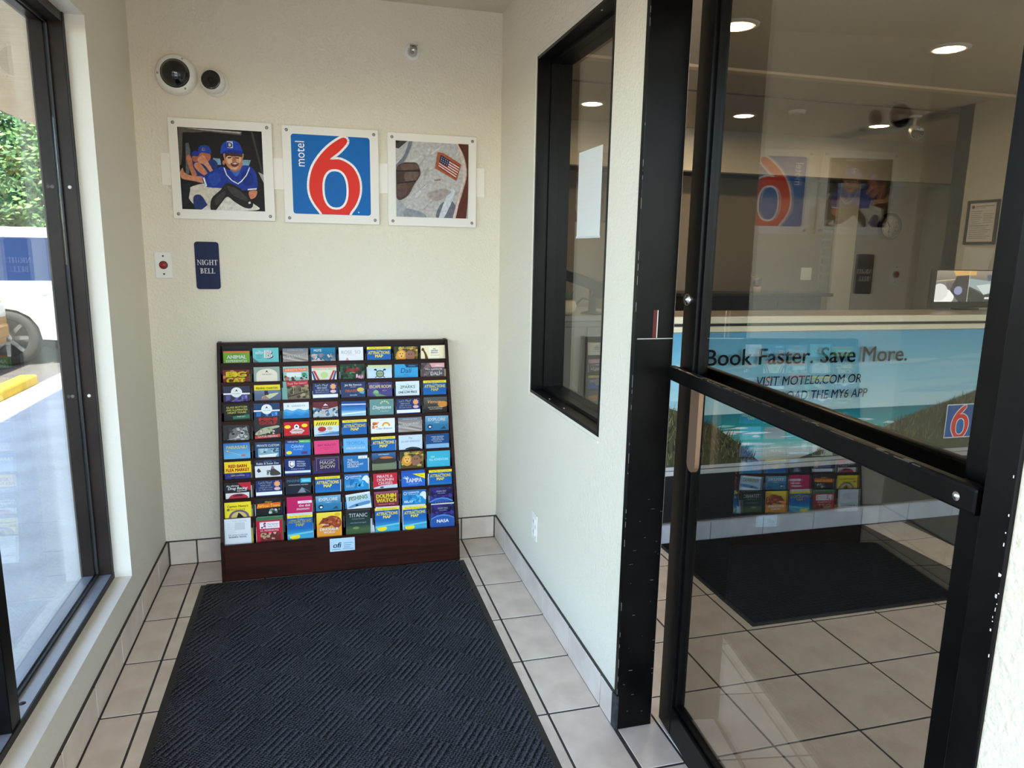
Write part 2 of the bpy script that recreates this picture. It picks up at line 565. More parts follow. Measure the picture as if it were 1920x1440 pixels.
# ------------------------------------------------------------------ left window (window_1)
win1 = struct(link('window_1', None), 'tall black-framed window looking out to the walkway', 'window')
FX0, FX1, GX = -0.165, -0.062, -0.112
MU0, MU1 = -1.475, -1.53
b = MB(); b.bbox(FX0, WY0 - .016, WZ0, FX1, WY0, WZ1, .0015); b.build('jamb', BLACKB, win1)
b = MB(); b.bbox(FX0, MU1, WZ0 + .02, FX1, MU0, WZ1 - .03, .0015); b.build('mullion', BLACK, win1)
b = MB(); b.bbox(FX0, -3.3, WZ0, FX1, WY0 - .016, WZ0 + .020, .0015); b.build('sill_rail', mat('sky_sheen_sill', (168, 172, 180), .3, .5), win1)  # sky reflection put into the rail's pale blue-grey colour
MB().box(FX1, -3.3, WZ0, FX1 + .004, WY0, WZ0 + .021).box(FX1, WY0 - .017, WZ0 + .021, FX1 + .003, WY0, WZ1).build('gasket', RUB, win1)
b = MB(); b.bbox(FX0, -3.3, WZ1 - .03, FX1, WY0 - .016, WZ1, .0015); b.build('head_rail', BLACKB, win1)
b = MB(); b.bbox(FX0, -3.3, WZ0 + .02, FX1, -3.285, WZ1 - .03, .0015); b.build('jamb', BLACKB, win1)
for (ya, yb2) in ((MU0, WY0 - .016), (-3.285, MU1)):
    p = MB().box(GX - .003, ya + .001, WZ0 + .021, GX + .003, yb2 - .001, WZ1 - .031).build('glass_pane', GLASS_W, win1)
    bead = MB()
    for sx in (-1, 1):
        xa = GX + sx * .0045
        for (q0, r0, q1, r1) in ((yb2 - .010, WZ0 + .02, yb2, WZ1 - .03), (ya, WZ0 + .02, ya + .010, WZ1 - .03), (ya, WZ0 + .02, yb2, WZ0 + .029), (ya, WZ1 - .039, yb2, WZ1 - .03)):
            bead.box(xa - .0012, q0, r0, xa + .0012 + sx * .003, q1, r1)
    bead.build('glazing_bead', RUB, win1)
for z in (0.92, 1.63):
    MB().lathe([(0, .0025), (.005, .002), (.006, 0)], (-.083, WY0 - .016, z), (0, -1, 0), 12).build('screw', WHITE_P, win1)
MB().lathe([(0, .002), (.008, .001), (.009, 0)], (-.085, -1.40, WZ0 + .020), (0, 0, 1), 12).build('weep_hole', RUB, win1)

# ------------------------------------------------------------------ interior window (window_2)
win2 = struct(link('window_2', None), 'narrow black-framed interior window into the lobby', 'window')
IX = 1.640
b = MB(); b.bbox(W - .002, RY0 - .012, RZ0, W + WT + .01, RY0, RZ1, .001); b.bbox(W + .05, RY0 - .024, RZ0 + .012, W + WT + .01, RY0 - .012, RZ1 - .012, .001); b.build('jamb', BLACK, win2)
b = MB(); b.bbox(W - .002, RY1, RZ0, W + WT + .01, RY1 + .012, RZ1, .001); b.bbox(W + .05, RY1 + .012, RZ0 + .012, W + WT + .01, RY1 + .024, RZ1 - .012, .001); b.build('jamb', BLACK, win2)
b = MB(); b.bbox(W - .002, RY1 + .012, RZ0, W + WT + .01, RY0 - .012, RZ0 + .012, .001); b.bbox(W + .05, RY1 + .024, RZ0 + .012, W + WT + .01, RY0 - .024, RZ0 + .026, .001); b.build('sill_rail', BLACK, win2)
b = MB(); b.bbox(W - .002, RY1 + .012, RZ1 - .012, W + WT + .01, RY0 - .012, RZ1, .001); b.bbox(W + .05, RY1 + .024, RZ1 - .026, W + WT + .01, RY0 - .024, RZ1 - .012, .001); b.build('head_rail', BLACK, win2)
MB().box(IX - .003, RY1 + .020, RZ0 + .022, IX + .003, RY0 - .020, RZ1 - .022).build('glass_pane', GLASS_I, win2)
for (yy, zz) in ((-.95, RZ0 + .0125), (-.78, RZ0 + .0125), (-1.18, RZ1 - .0125)):
    MB().bbox(W + .012, yy - .004, zz - .0008, W + .016, yy + .004, zz + .0008, .0004).build('paint_chip', WHITE_P, win2)

# ------------------------------------------------------------------ door frame
trim_1 = struct(link('trim_1', None), 'black door post beside the interior window', 'trim')
b = MB(); b.bbox(W - .006, -1.568, 0.001, W + .113, DY0 + .0, 2.24, .002); b.build('post', BLACK, trim_1)
b = MB(); b.box(W + .047, -1.5692, 1.215, W + .059, -1.567, 1.292); b.build('strike_slot', mat('slot_red', (92, 22, 14), .6), trim_1)
b = MB(); b.box(W + .059, -1.5696, 1.215, W + .0615, -1.567, 1.292); b.box(W + .002, -1.5693, 1.2115, W + .110, -1.5675, 1.2135); b.build('worn_edge', ALU, trim_1)
b = MB(); b.bbox(W - .011, -1.570, 0.001, W + .001, -1.540, .115, .002); b.build('sealant_foot', mat('dark_caulk', (50, 54, 56), .7, noise=(60, (24, 26, 28), 4)), trim_1)
rc = random.Random(5)
b = MB()
for k in range(26):
    z = rc.uniform(.05, .75); x = W + rc.uniform(.006, .11); l = rc.uniform(.002, .012)
    b.box(x, -1.5687, z, x + l, -1.5678, z + rc.uniform(.0006, .0016))
for k in range(30):
    z = rc.uniform(.1, 2.1); b.box(W - .0065, -1.5685, z, W - .0052, -1.5676, z + rc.uniform(.003, .03))
b.build('scratches', mat('bare_scratch', (120, 118, 112), .5), trim_1)
trim_2 = struct(link('trim_2', None), 'black hinge-side door jamb at the right edge', 'trim')
b = MB(); b.bbox(W - .006, DY1, 0.001, W + WT, DY1 + .045, 2.24, .002); b.build('jamb', BLACK, trim_2)
b = MB()
for k in range(16):
    z = rc.uniform(.92, 1.18); y_ = DY1 + .001 + rc.uniform(0, .004); b.box(W - .0066, y_, z, W - .0058, y_ + rc.uniform(.0005, .0016), z + rc.uniform(.001, .006))
b.build('paint_chips', WHITE_P, trim_2)
trim_3 = struct(MB().bbox(W - .006, DY1, 2.19, W + WT, -1.568, 2.24, .002).build('trim_3', BLACK), 'black head of the door frame', 'trim')

# ------------------------------------------------------------------ glass door (door_1)
A = math.radians(4.7)
P0 = (1.678, -2.06)
tL = (-1.558 - P0[1]) / math.cos(A); tH = (-2.650 - P0[1]) / math.cos(A)
hx, hy = P0[0] + tH * math.sin(A), P0[1] + tH * math.cos(A)
DL = tL - tH
door = struct(link('door_1', None, None, (hx, hy, 0), (0, 0, math.pi / 2 - A)), 'black-framed glass door standing slightly ajar into the lobby', 'door')
TH = 0.022
SW = 0.088
SH = 0.070
DZ0, DZ1 = 0.012, 2.18


def dpart(name, fn, m, parent=None):
    q = MB(); fn(q); return q.build(name, m, parent or door, local=True)


def latch_stile(q):
    q.bbox(DL - SW, -TH, DZ0, DL, TH, DZ1, .003)
    q.bbox(DL - SW - .012, -.012, DZ0 + .1, DL - SW, .012, DZ1 - .1, .002)


dpart('latch_stile', latch_stile, BLACK)


def hinge_stile(q):
    q.bbox(0, -TH, DZ0, SH, TH, DZ1, .003); q.bbox(SH, -.012, DZ0 + .1, SH + .012, .012, DZ1 - .1, .002)


dpart('hinge_stile', hinge_stile, BLACK)
dpart('bottom_rail', lambda q: (q.bbox(SH, -TH, DZ0, DL - SW, TH, DZ0 + .095, .003), q.bbox(SH, -.012, DZ0 + .095, DL - SW, .012, DZ0 + .107, .002)), BLACK)
dpart('top_rail', lambda q: (q.bbox(SH, -TH, DZ1 - .095, DL - SW, TH, DZ1, .003), q.bbox(SH, -.012, DZ1 - .107, DL - SW, .012, DZ1 - .095, .002)), BLACK)
dpart('glass_pane', lambda q: q.box(SH + .004, -.003, DZ0 + .1, DL - SW - .004, .003, DZ1 - .1), GLASS)
BZ1, BZ0 = 1.135, 1.094
for sgn, nm in ((1, 'push_bar'), (-1, 'push_bar')):
    ya, yb = sorted((sgn * .036, sgn * .060))
    bar = dpart(nm, lambda q: q.bbox(.004, ya, BZ0, DL - .006, yb, BZ1, .006, 2), BLACK)
    y0_, y1_ = sorted((sgn * .0215, sgn * .037))
    dpart('bracket', lambda q: q.bbox(DL - .05, y0_, BZ0 + .004, DL - .012, y1_, BZ1 - .004, .004, 2), BLACK, bar)
    dpart('bracket', lambda q: q.bbox(.028, y0_, BZ0 + .004, .066, y1_, BZ1 - .004, .004, 2), BLACK, bar)
    dpart('bolt', lambda q: q.lathe([(0, .003), (.005, .002), (.007, 0)], (.040, sgn * .060, 1.113), (0, sgn, 0), 12), STEEL if sgn > 0 else SCREW, bar)
    if sgn > 0:
        rs = random.Random(11)

        def scr(q):
            for k in range(60):
                x = rs.uniform(.1, DL - .02); q.box(x, .0505, BZ1 - .0005, x + rs.uniform(.002, .02), .0580, BZ1 + .0003) if rs.random() < .12 else q.box(x, .0570, BZ1 - .0022, x + rs.uniform(.004, .03), .0586, BZ1 - .0010)
        dpart('worn_edge', scr, mat('worn_metal', (108, 102, 94), .4, .6), bar)
dpart('pull_handle', lambda q: (q.prism([(DL - .130 + .026 * math.cos(t), .883 + .026 * math.sin(t)) for t in [math.pi * (1 + k / 10) for k in range(11)]] + [(DL - .104, 1.10), (DL - .156, 1.10)],
                                        lambda a, c: (a, .018, c), lambda a, c: (a, .031, c)),
                                q.box(DL - .106, .012, .89, DL - .098, .026, .90), q.box(DL - .106, .012, 1.06, DL - .098, .026, 1.07)), BRONZE)
for sgn in (1, -1):
    dpart('lock_cylinder', lambda q: q.lathe([(0, .010), (.006, .010), (.0065, .008), (.0145, .008), (.017, .004), (.0175, 0)], (DL - .030, sgn * TH, 1.322), (0, sgn, 0), 24), STEEL)
dpart('key_slot', lambda q: q.box(DL - .0312, TH + .0098, 1.317, DL - .0288, TH + .0104, 1.327), RUB)

# ------------------------------------------------------------------ lobby shell
LX1 = 5.12
b = MB(); b.box(W + WT - .0, 0.0, 0, W + WT + .02, 2.9, CH)
struct(b.build('wall_lobby_left', mat('office_taupe', (136, 124, 110), .6, bump=(60, .3, 2))), 'left wall behind the reception counter', 'wall')
b = MB(); b.box(LX1, -3.8, 0, LX1 + .15, .92, CH)
wall_lobby_right = struct(b.build('wall_lobby_right', LWALL), 'cream right lobby wall carrying the framed licence', 'wall')
b = MB(); b.box(1.7, 2.66, 0, 6.75, 2.8, CH)
struct(b.build('wall_office_back', mat('office_taupe', (136, 124, 110), .6, bump=(60, .3, 2))), 'pale back wall of the office behind the counter', 'wall')
b = MB(); b.box(6.62, .9, 0, 6.75, 2.66, CH); b.box(5.12, .80, 0, 6.75, .92, CH)
struct(b.build('wall_office_right', GREY_WALL), 'grey side wall of the office behind the counter', 'wall')
b = MB(); b.box(1.7, 2.37, 2.155, 6.62, 2.66, CH - .001)
struct(b.build('trim_7', LWALL), 'dropped soffit along the office back wall', 'trim')
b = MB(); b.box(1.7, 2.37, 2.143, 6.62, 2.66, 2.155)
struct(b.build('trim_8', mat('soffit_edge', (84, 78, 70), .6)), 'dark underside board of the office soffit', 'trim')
b = MB(); b.bbox(1.69, .50, CH - .016, LX1, .565, CH + .0, .003)
struct(b.build('trim_4', mat('cream_batten', (244, 224, 190), .5)), 'pale batten running across the lobby ceiling', 'trim')
b = MB(); b.box(1.69, 1.08, CH - .006, 6.6, 1.095, CH + .0)
struct(b.build('trim_9', mat('seam', (120, 108, 92), .8)), 'thin dark seam across the lobby ceiling', 'trim')
b = MB(); b.box(LX1, .92, CH, 6.75, 2.9, CH + .1)
struct(b.build('ceiling_office', CEIL), 'textured ceiling over the office end', 'ceiling')
b = MB(); b.bbox(5.57, 2.615, .0, 5.80, 2.658, 2.142, .004)
struct(b.build('trim_10', mat('casing', (222, 216, 202), .5)), 'pale flat door casing on the office back wall', 'trim')
b = MB(); b.bbox(5.80, 2.64, .0, 6.0, 2.658, 2.10, .003)
struct(b.build('door_2', mat('grey_door', (128, 126, 118), .5)), 'grey office door leaf beside the pale casing', 'door')

# ------------------------------------------------------------------ reception counter
CY0, CY1 = -0.290, 0.03
CX0 = 2.16
ctr = thing('reception_counter', 'long reception counter with cream edge bands and dark base', 'counter', (3.3, CY0, 0))
b = MB(); b.box(CX0, CY0 + .012, .105, 5.10, CY1 - .03, 1.09); b.build('body', DARKPANEL, ctr)
b = MB(); b.bbox(CX0, CY0 - .004, 1.117, 5.10, CY1, 1.150, .003); b.build('top_edge', CREAM, ctr)
b = MB(); b.bbox(CX0, CY0 + .006, 1.150, 5.10, CY1 - .002, 1.153, .001); b.build('countertop', TAUPE, ctr)
b = MB(); b.box(CX0, CY0 + .006, 1.103, 5.10, CY1, 1.117); b.build('shadow_gap', BLACKPL, ctr)
b = MB(); b.bbox(CX0, CY0 - .004, 1.075, 5.10, CY1 - .03, 1.103, .003); b.build('edge_band', CREAM, ctr)
b = MB(); b.bbox(CX0, CY0 - .008, .386, 5.10, CY0 + .012, .407, .002); b.build('aluminium_strip', ALU, ctr)
b = MB(); b.bbox(CX0, CY0 - .008, .358, 5.10, CY0 + .012, .383, .002); b.build('aluminium_strip', ALU, ctr)
b = MB(); b.box(CX0, CY0 + .02, .0, 5.10, CY0 + .12, .105); b.build('plinth', DARKPANEL, ctr)
bx = [CX0, 2.31, 2.62, 2.93, 3.24, 3.55, 3.86, 4.17, 4.48, 4.79, 5.10]
for a, c in zip(bx[:-1], bx[1:]):
    MB().bbox(a + .001, CY0 - .004, .001, c - .001, CY0 + .02, .100, .002).build('base_tile', KICK_T, ctr)
MB().box(CX0, CY0 - .006, .100, 5.10, CY0 + .02, .106).build('base_trim', ALU, ctr)

# banner on the counter front
ban = thing('counter_banner', 'beach scene advertising banner with large dark lettering on the counter front', 'banner', (3.0, CY0, .74))
BX0, BX1, BZa, BZb = 2.20, 4.42, .410, 1.073
MB().box(BX0, CY0 - .004, BZa, BX1, CY0 + .011, BZb).build('panel', WHITE_B, ban)
a = Art(1.0, .00008, clip=(BX0, BZa, BX1, BZb))
a.grad(BX0, BZa, BX1, BZb, [(0, (205, 226, 228)), (.38, (190, 220, 226)), (.62, (150, 206, 226)), (.85, (112, 182, 214)), (1, (92, 165, 205))])
rb = random.Random(21)
for k in range(26):
    cx = rb.uniform(BX0, BX1); cz = rb.uniform(.70, .93); l = rb.uniform(.15, .5); h = rb.uniform(.006, .022)
    t = rb.uniform(.1, .4)
    col = tuple(int(c0 + (c1 - c0) * t) for c0, c1 in zip((140, 196, 220), (196, 222, 228)))
    a.poly(catmull([(cx - l / 2, cz - .01), (cx - l * .1, cz + h), (cx + l / 2, cz + .012), (cx + l * .2, cz - h * .5)], 4), col)
a.grad(BX0, .54, BX1, .662, [(0, (66, 178, 176)), (.5, (38, 150, 158)), (1, (30, 118, 136))])
a.grad(BX0, BZa, BX1, .545, [(0, (178, 168, 150)), (.3, (206, 208, 202)), (.7, (120, 200, 198)), (1, (66, 178, 176))])
for k in range(110):
    cx = rb.uniform(BX0, BX1); cz = rb.uniform(.43, .60); l = rb.uniform(.03, .16) * (1.4 - (cz - .43) * 5); h = rb.uniform(.003, .010)
    a.poly([(cx - l, cz), (cx - l * .3, cz + h), (cx + l * .5, cz + h * .6), (cx + l, cz), (cx, cz - h * .6)], rb.choice([(232, 240, 238), (214, 232, 230), (150, 212, 208), (92, 190, 188)]))


def dune(pts, seed, n):
    a.poly(pts, (74, 76, 52))
    r = random.Random(seed)
    xs = [p[0] for p in pts]; zs = [p[1] for p in pts]
    top = sorted(p for p in pts if p[1] > BZa + .004)

    def ztop(x):
        for p, q in zip(top[:-1], top[1:]):
            if p[0] <= x <= q[0]:
                return p[1] + (q[1] - p[1]) * (x - p[0]) / max(1e-6, q[0] - p[0])
        return BZa
    for k in range(n):
        x = r.uniform(min(xs), max(xs)); zt = ztop(x)
        if zt <= BZa + .01:
            continue
        z = BZa + (zt - BZa) * r.random() ** .6
        l = r.uniform(.02, .05); lean = r.uniform(-.03, .03); w = r.uniform(.002, .005)
        if k % 8 == 0:
            a.k += 1
        a.poly([(x - w, z - .012), (x + w, z - .012), (x + lean, min(z + l, BZb))], r.choice([(58, 62, 40), (92, 92, 62), (112, 108, 76), (44, 48, 32), (128, 120, 88), (80, 86, 52)]), False)


dune([(3.10, BZa), (3.22, .445), (3.42, .50), (3.62, .555), (3.78, .61), (3.95, .66), (4.10, .70), (4.30, .76), (BX1, .79), (BX1, BZa)], 4, 900)
dune([(BX0, BZa), (BX0, .74), (2.05, .74), (2.3, .72), (2.48, .66), (2.60, .60), (2.72, .52), (2.82, .44), (2.86, BZa)], 5, 700)
a.clip = None
a.k += 20
a.text('Book Faster. Save More.', 2.512, .915, .078, (36, 50, 62), w=1.185, bold=.012, al='l')
a.text('VISIT MOTEL6.COM OR', 3.112, .806, .045, (34, 70, 128), w=.622, bold=.008, shear=.12)
a.text('DOWNLOAD THE MY6 APP', 3.112, .728, .045, (34, 70, 128), w=.715, bold=.008, shear=.12)


def six(art, ox, oy, s, bg=None):
    """the red numeral six with white outline, in a 440 x 440 box mapped to s"""
    pts = [(292, 434), (266, 424), (215, 388), (165, 338), (122, 276), (100, 216), (92, 158), (98, 105), (120, 58), (150, 18), (190, -30), (290, -30), (322, 18),
           (352, 60), (374, 118), (378, 172), (368, 222), (342, 268), (306, 296), (262, 312), (212, 310), (262, 352), (306, 400), (310, 424)]
    pts = catmull(pts, 4)

    def off(ps, d):
        out = []
        N = len(ps)
        for i in range(N):
            x0, y0 = ps[i - 1]; x1, y1 = ps[(i + 1) % N]
            dx, dy = x1 - x0, y1 - y0; l = math.hypot(dx, dy) or 1
            out.append((ps[i][0] - dy / l * d, ps[i][1] + dx / l * d))
        return out

    def area(ps):
        return sum(ps[i - 1][0] * ps[i][1] - ps[i][0] * ps[i - 1][1] for i in range(len(ps)))
    sg = -1 if area(pts) > 0 else 1
    m = lambda ps: [(ox + x * s / 440, oy + y * s / 440) for x, y in ps]
    cl = art.clip
    art.clip = (ox, oy + .003 * s, ox + s, oy + s)
    art.line(m(pts + pts[:1]), 25 * s / 440, (250, 244, 240))
    art.line(m(pts[::2] + pts[:1]), 23 * s / 440, (250, 244, 240))
    art.poly(m(pts), (232, 50, 38))
    art.clip = cl
    t = [k / 28 * 2 * math.pi for k in range(28)]
    sup = lambda cx, cy, rx, ry: [(cx + rx * math.copysign(abs(math.cos(q)) ** .85, math.cos(q)), cy + ry * math.copysign(abs(math.sin(q)) ** .85, math.sin(q))) for q in t]
    art.poly(m(sup(239, 143, 74, 114)), (250, 244, 240))
    art.poly(m(sup(239, 143, 62, 102)), (0, 102, 178))


a.k += 1
a.rect(4.006, .474, 4.196, .664, (240, 236, 232)); a.rect(4.011, .479, 4.191, .659, (28, 84, 158)); six(a, 4.011, .479, .18)
a.build('banner_print', PRINT, ban, (-3.0, -.0046, -.74))

# ------------------------------------------------------------------ back wall pictures
FACE = -0.016
for k, (xa, xb) in enumerate(((.089, .14), (.53, .58), (.98, 1.03), (1.43, 1.475))):
    o = MB().bbox(xa, -.006, 1.692, xb, 0, 1.824, .001).build_at('mounting_tab', WHITE_B, ((xa + xb) / 2, 0, 1.758))
    tag(o, ['white mounting strip at the left of the baseball picture', 'white mounting strip between the baseball picture and the numeral sign',
            'white mounting strip between the numeral sign and the flag picture', 'white mounting strip at the right of the flag picture'][k], 'mounting strip', 'white strips joining the three wall pictures')


def picture(name, label, x0, z0, size, art, ink=None):
    c = (x0 + size / 2, 0, z0)
    t = thing(name, label, 'picture', c)
    MB().bbox(x0, FACE, z0, x0 + size, -.0062, z0 + size, .0015).build('board', WHITE_B, t)
    for sx in (0, 1):
        for sz in (0, 1):
            x = x0 + .02 + sx * (size - .04); z = z0 + .02 + sz * (size - .04)
            MB().lathe([(0, .004), (.004, .004), (.0065, .002), (.007, 0)], (x, FACE, z), (0, -1, 0), 12).build('screw', SCREW, t)
    art.build('print', ink or PRINT, t, (-size / 2, FACE - .0004, 0))
    return t


# 1 baseball picture: artwork in the crop pixels of the photograph, mapped to the print area
def mapper(xa, ya, kx, ky, sx, sy, u0, v1, w, h):
    def f(x, y):
        u = (x - xa - kx * (y - ya)) / sx; v = (y - ya - ky * (x - xa)) / sy
        return (u0 + u * w, v1 - v * h)
    return f


S = .409
f1 = mapper(160, 120, .060, .048, 470, 456, .036, .372, .332, .332)
a = Art(1, .00008, clip=(.036, .040, .368, .372))


def P(pts, col, sm=0):
    q = [f1(*p) for p in pts]
    a.poly(catmull(q, 4) if sm else q, col)


def EL(cx, cy, rx, ry, col):
    P([(cx + rx * math.cos(t * math.pi / 12), cy + ry * math.sin(t * math.pi / 12)) for t in range(24)], col)


a.rect(.036, .04, .368, .372, (22, 18, 17))
P([(165, 122), (520, 145), (515, 165), (330, 146), (230, 152), (196, 190), (182, 330), (168, 330)], (92, 84, 78))
P([(200, 124), (515, 146), (510, 156), (300, 138)], (176, 168, 160))
P([(190, 150), (330, 150), (520, 168), (600, 150), (640, 300), (650, 590), (200, 580), (186, 330)], (30, 24, 22))
P([(570, 145), (580, 145), (650, 400), (645, 420)], (70, 62, 58))
P([(616, 372), (650, 390), (652, 440), (640, 420)], (180, 176, 172))
P([(206, 210), (222, 206), (232, 250), (226, 380), (208, 380)], (96, 100, 98))
P([(358, 292), (398, 296), (404, 330), (366, 330)], (126, 164, 188)); P([(522, 302), (572, 304), (556, 348), (520, 340)], (128, 168, 192))
P([(238, 300), (270, 270), (320, 300), (362, 300), (385, 330), (366, 372), (300, 396), (244, 386)], (38, 54, 118), 1)
P([(210, 288), (226, 272), (240, 296), (248, 340), (268, 384), (246, 394), (224, 340)], (190, 116, 84), 1)
P([(252, 330), (282, 318), (330, 380), (322, 396), (276, 366)], (206, 132, 98), 1)
EL(262, 292, 20, 22, (170, 100, 76)); EL(312, 285, 34, 32, (186, 108, 82))
P([(272, 296), (300, 276), (322, 300), (352, 350), (362, 370), (344, 372), (310, 330), (280, 318)], (212, 142, 108), 1)
P([(276, 262), (280, 232), (304, 220), (334, 228), (348, 256), (340, 268), (300, 262), (280, 270)], (40, 66, 160), 1)
P([(238, 280), (242, 260), (262, 252), (282, 262), (276, 282), (256, 280)], (34, 54, 134), 1)
a.text('D', *f1(306, 252), .012, (236, 236, 240), bold=.03)
P([(214, 470), (300, 436), (420, 440), (400, 520), (360, 580), (300, 578), (240, 540)], (214, 204, 190), 1)
P([(188, 436), (230, 430), (232, 470), (216, 560), (190, 560)], (30, 30, 36))
P([(250, 510), (290, 500), (330, 560), (330, 582), (262, 582)], (42, 56, 110), 1)
P([(300, 580), (420, 500), (520, 520), (600, 560), (604, 592), (300, 590)], (224, 216, 206), 1)
P([(176, 372), (190, 346), (200, 372), (240, 390), (304, 398), (310, 432), (250, 420), (196, 410), (180, 396)], (206, 138, 104), 1)
P([(300, 402), (350, 366), (408, 340), (452, 360), (520, 336), (566, 338), (598, 368), (612, 420), (608, 472), (560, 478), (480, 470), (400, 462), (344, 458), (318, 448)], (32, 58, 152), 1)
P([(330, 400), (380, 372), (400, 420), (360, 450)], (44, 74, 172), 1); P([(520, 380), (570, 370), (590, 430), (540, 450)], (26, 46, 128), 1)
P([(302, 404), (310, 400), (326, 448), (318, 452)], (230, 230, 235)); P([(556, 468), (608, 464), (608, 472), (556, 476)], (230, 230, 235))
P([(456, 356), (514, 334), (512, 368), (490, 396), (468, 376)], (58, 108, 188), 1)
a.line([f1(*p) for p in ((420, 346), (436, 388), (466, 420), (496, 436))], .004, (232, 232, 238)); a.line([f1(*p) for p in ((566, 346), (548, 390), (520, 424), (498, 440))], .004, (232, 232, 238))
P([(440, 330), (520, 320), (516, 350), (486, 372), (456, 356)], (186, 118, 88), 1)
P([(424, 262), (524, 262), (524, 310), (508, 344), (484, 362), (456, 352), (434, 330), (422, 300)], (196, 134, 102), 1)
P([(424, 262), (524, 262), (524, 286), (470, 282), (428, 292)], (74, 46, 36))
P([(432, 288), (456, 280), (470, 300), (458, 326), (440, 318)], (232, 182, 146), 1); P([(486, 286), (514, 288), (518, 312), (500, 322), (486, 304)], (226, 172, 136), 1)
P([(452, 340), (480, 346), (502, 338), (486, 360), (464, 356)], (228, 176, 142), 1)
EL(419, 318, 8, 13, (190, 122, 94)); EL(522, 306, 5, 12, (196, 130, 100))
P([(458, 322), (482, 318), (504, 322), (494, 338), (476, 342), (462, 334)], (110, 44, 42), 1); P([(464, 323), (484, 320), (500, 324), (482, 329)], (222, 206, 192))
P([(440, 288), (462, 286), (460, 293), (442, 295)], (40, 26, 22)); P([(482, 288), (506, 290), (504, 297), (484, 294)], (40, 26, 22)); P([(470, 288), (480, 288), (488, 310), (466, 310)], (176, 108, 82), 1)
P([(402, 268), (406, 224), (430, 200), (468, 194), (504, 210), (524, 250), (518, 262), (460, 250), (430, 256)], (36, 70, 176), 1)
P([(398, 270), (430, 252), (470, 246), (526, 256), (520, 272), (470, 264), (430, 266)], (26, 50, 134), 1)
a.rect(*f1(438, 236), *f1(468, 200), (214, 220, 232)); a.text('D', *f1(453, 233), .020, (30, 52, 120), bold=.03)
P([(346, 580), (352, 520), (400, 474), (432, 436), (470, 440), (520, 470), (560, 510), (588, 545), (580, 578), (540, 576), (480, 540), (440, 512), (404, 550), (372, 590)], (36, 32, 31), 1)
P([(440, 452), (500, 470), (560, 528), (540, 536), (470, 500)], (66, 60, 58), 1); P([(372, 520), (420, 480), (430, 500), (380, 560)], (62, 56, 54), 1)
P([(564, 484), (608, 478), (606, 510), (584, 526), (570, 520)], (206, 132, 98), 1)
P([(560, 546), (572, 540), (576, 552), (564, 556)], (220, 220, 220))
picture('baseball_picture', 'square white-bordered picture of a smiling ball player in blue cap and glove', .127, 1.557, S, a, PHOTO)

# 2 numeral sign
a = Art(1, .00008)
R_ = .012
pl = [(.037, .039), (.372, .375)]
cr = []
for (cx, cy, q) in ((.372 - R_, .375 - R_, 0), (.037 + R_, .375 - R_, 90), (.037 + R_, .039 + R_, 180), (.372 - R_, .039 + R_, 270)):
    cr += [(cx + R_ * math.cos(math.radians(q + 22.5 * k)), cy + R_ * math.sin(math.radians(q + 22.5 * k))) for k in range(5)]
a.poly(cr, (0, 102, 178))
six(a, .037, .039, .336)
a.text('motel', .092, .293, .038, (248, 246, 244), w=.105, rot=math.pi / 2)
a.ell(.318, .052, .003, .003, (248, 246, 244), 10)
picture('numeral_sign', 'square white-bordered blue sign with a big red numeral', .576, 1.553, S + .001, a)

# 3 flag patch picture
f1 = mapper(1385, 195, .019, .061, 407, 427, .036, .372, .332, .332)
a = Art(1, .00008, clip=(.036, .040, .368, .372))
a.rect(.036, .04, .368, .372, (190, 186, 182))
rf = random.Random(9)
for k in range(34):   # soft folds running down the sleeve
    x = rf.uniform(1390, 1770); y = rf.uniform(195, 600); l = rf.uniform(50, 150); w = rf.uniform(4, 13); an = rf.uniform(1.9, 2.7)
    dx, dy = math.cos(an) * l, math.sin(an) * l
    P([(x, y), (x + dx * .5 + w, y + dy * .5), (x + dx, y + dy), (x + dx * .5 - w, y + dy * .5)], rf.choice([(204, 200, 197), (168, 166, 166), (196, 188, 184), (212, 208, 205), (176, 168, 164)]), 1)
P([(1385, 195), (1450, 199), (1400, 240), (1386, 236)], (70, 62, 60)); P([(1385, 195), (1410, 197), (1396, 215)], (30, 26, 26))
P([(1460, 198), (1478, 200), (1440, 300), (1390, 350), (1388, 330), (1430, 280)], (120, 124, 134), 1)
P([(1395, 530), (1440, 560), (1470, 640), (1393, 625)], (166, 168, 172), 1); P([(1440, 580), (1530, 600), (1560, 640), (1450, 640)], (146, 150, 156), 1)
P([(1640, 560), (1700, 540), (1740, 600), (1730, 640), (1620, 640)], (110, 112, 122), 1); P([(1690, 480), (1720, 500), (1660, 640), (1630, 640)], (206, 210, 216), 1)
P([(1560, 500), (1640, 470), (1700, 490), (1620, 540)], (170, 156, 152), 1); P([(1600, 418), (1640, 412), (1636, 424), (1604, 426)], (150, 120, 116))
P([(1734, 216), (1792, 220), (1790, 640), (1728, 640), (1764, 500), (1788, 390), (1770, 290)], (96, 52, 40), 1)
P([(1724, 218), (1750, 250), (1778, 340), (1782, 400), (1752, 520), (1728, 640), (1712, 640), (1746, 500), (1766, 380), (1744, 270)], (222, 196, 182), 1)
P([(1388, 362), (1420, 322), (1470, 318), (1506, 326), (1524, 384), (1492, 440), (1450, 510), (1393, 518)], (86, 66, 58), 1)
for k, q in enumerate([[(1420, 330), (1500, 330), (1508, 356), (1424, 360)], [(1394, 372), (1430, 368), (1436, 420), (1396, 430)], [(1440, 376), (1510, 372), (1500, 416), (1444, 424)], [(1398, 440), (1446, 434), (1444, 500), (1398, 506)]]):
    P(q, [(104, 82, 72), (74, 56, 50), (112, 90, 80), (96, 74, 66)][k], 1)
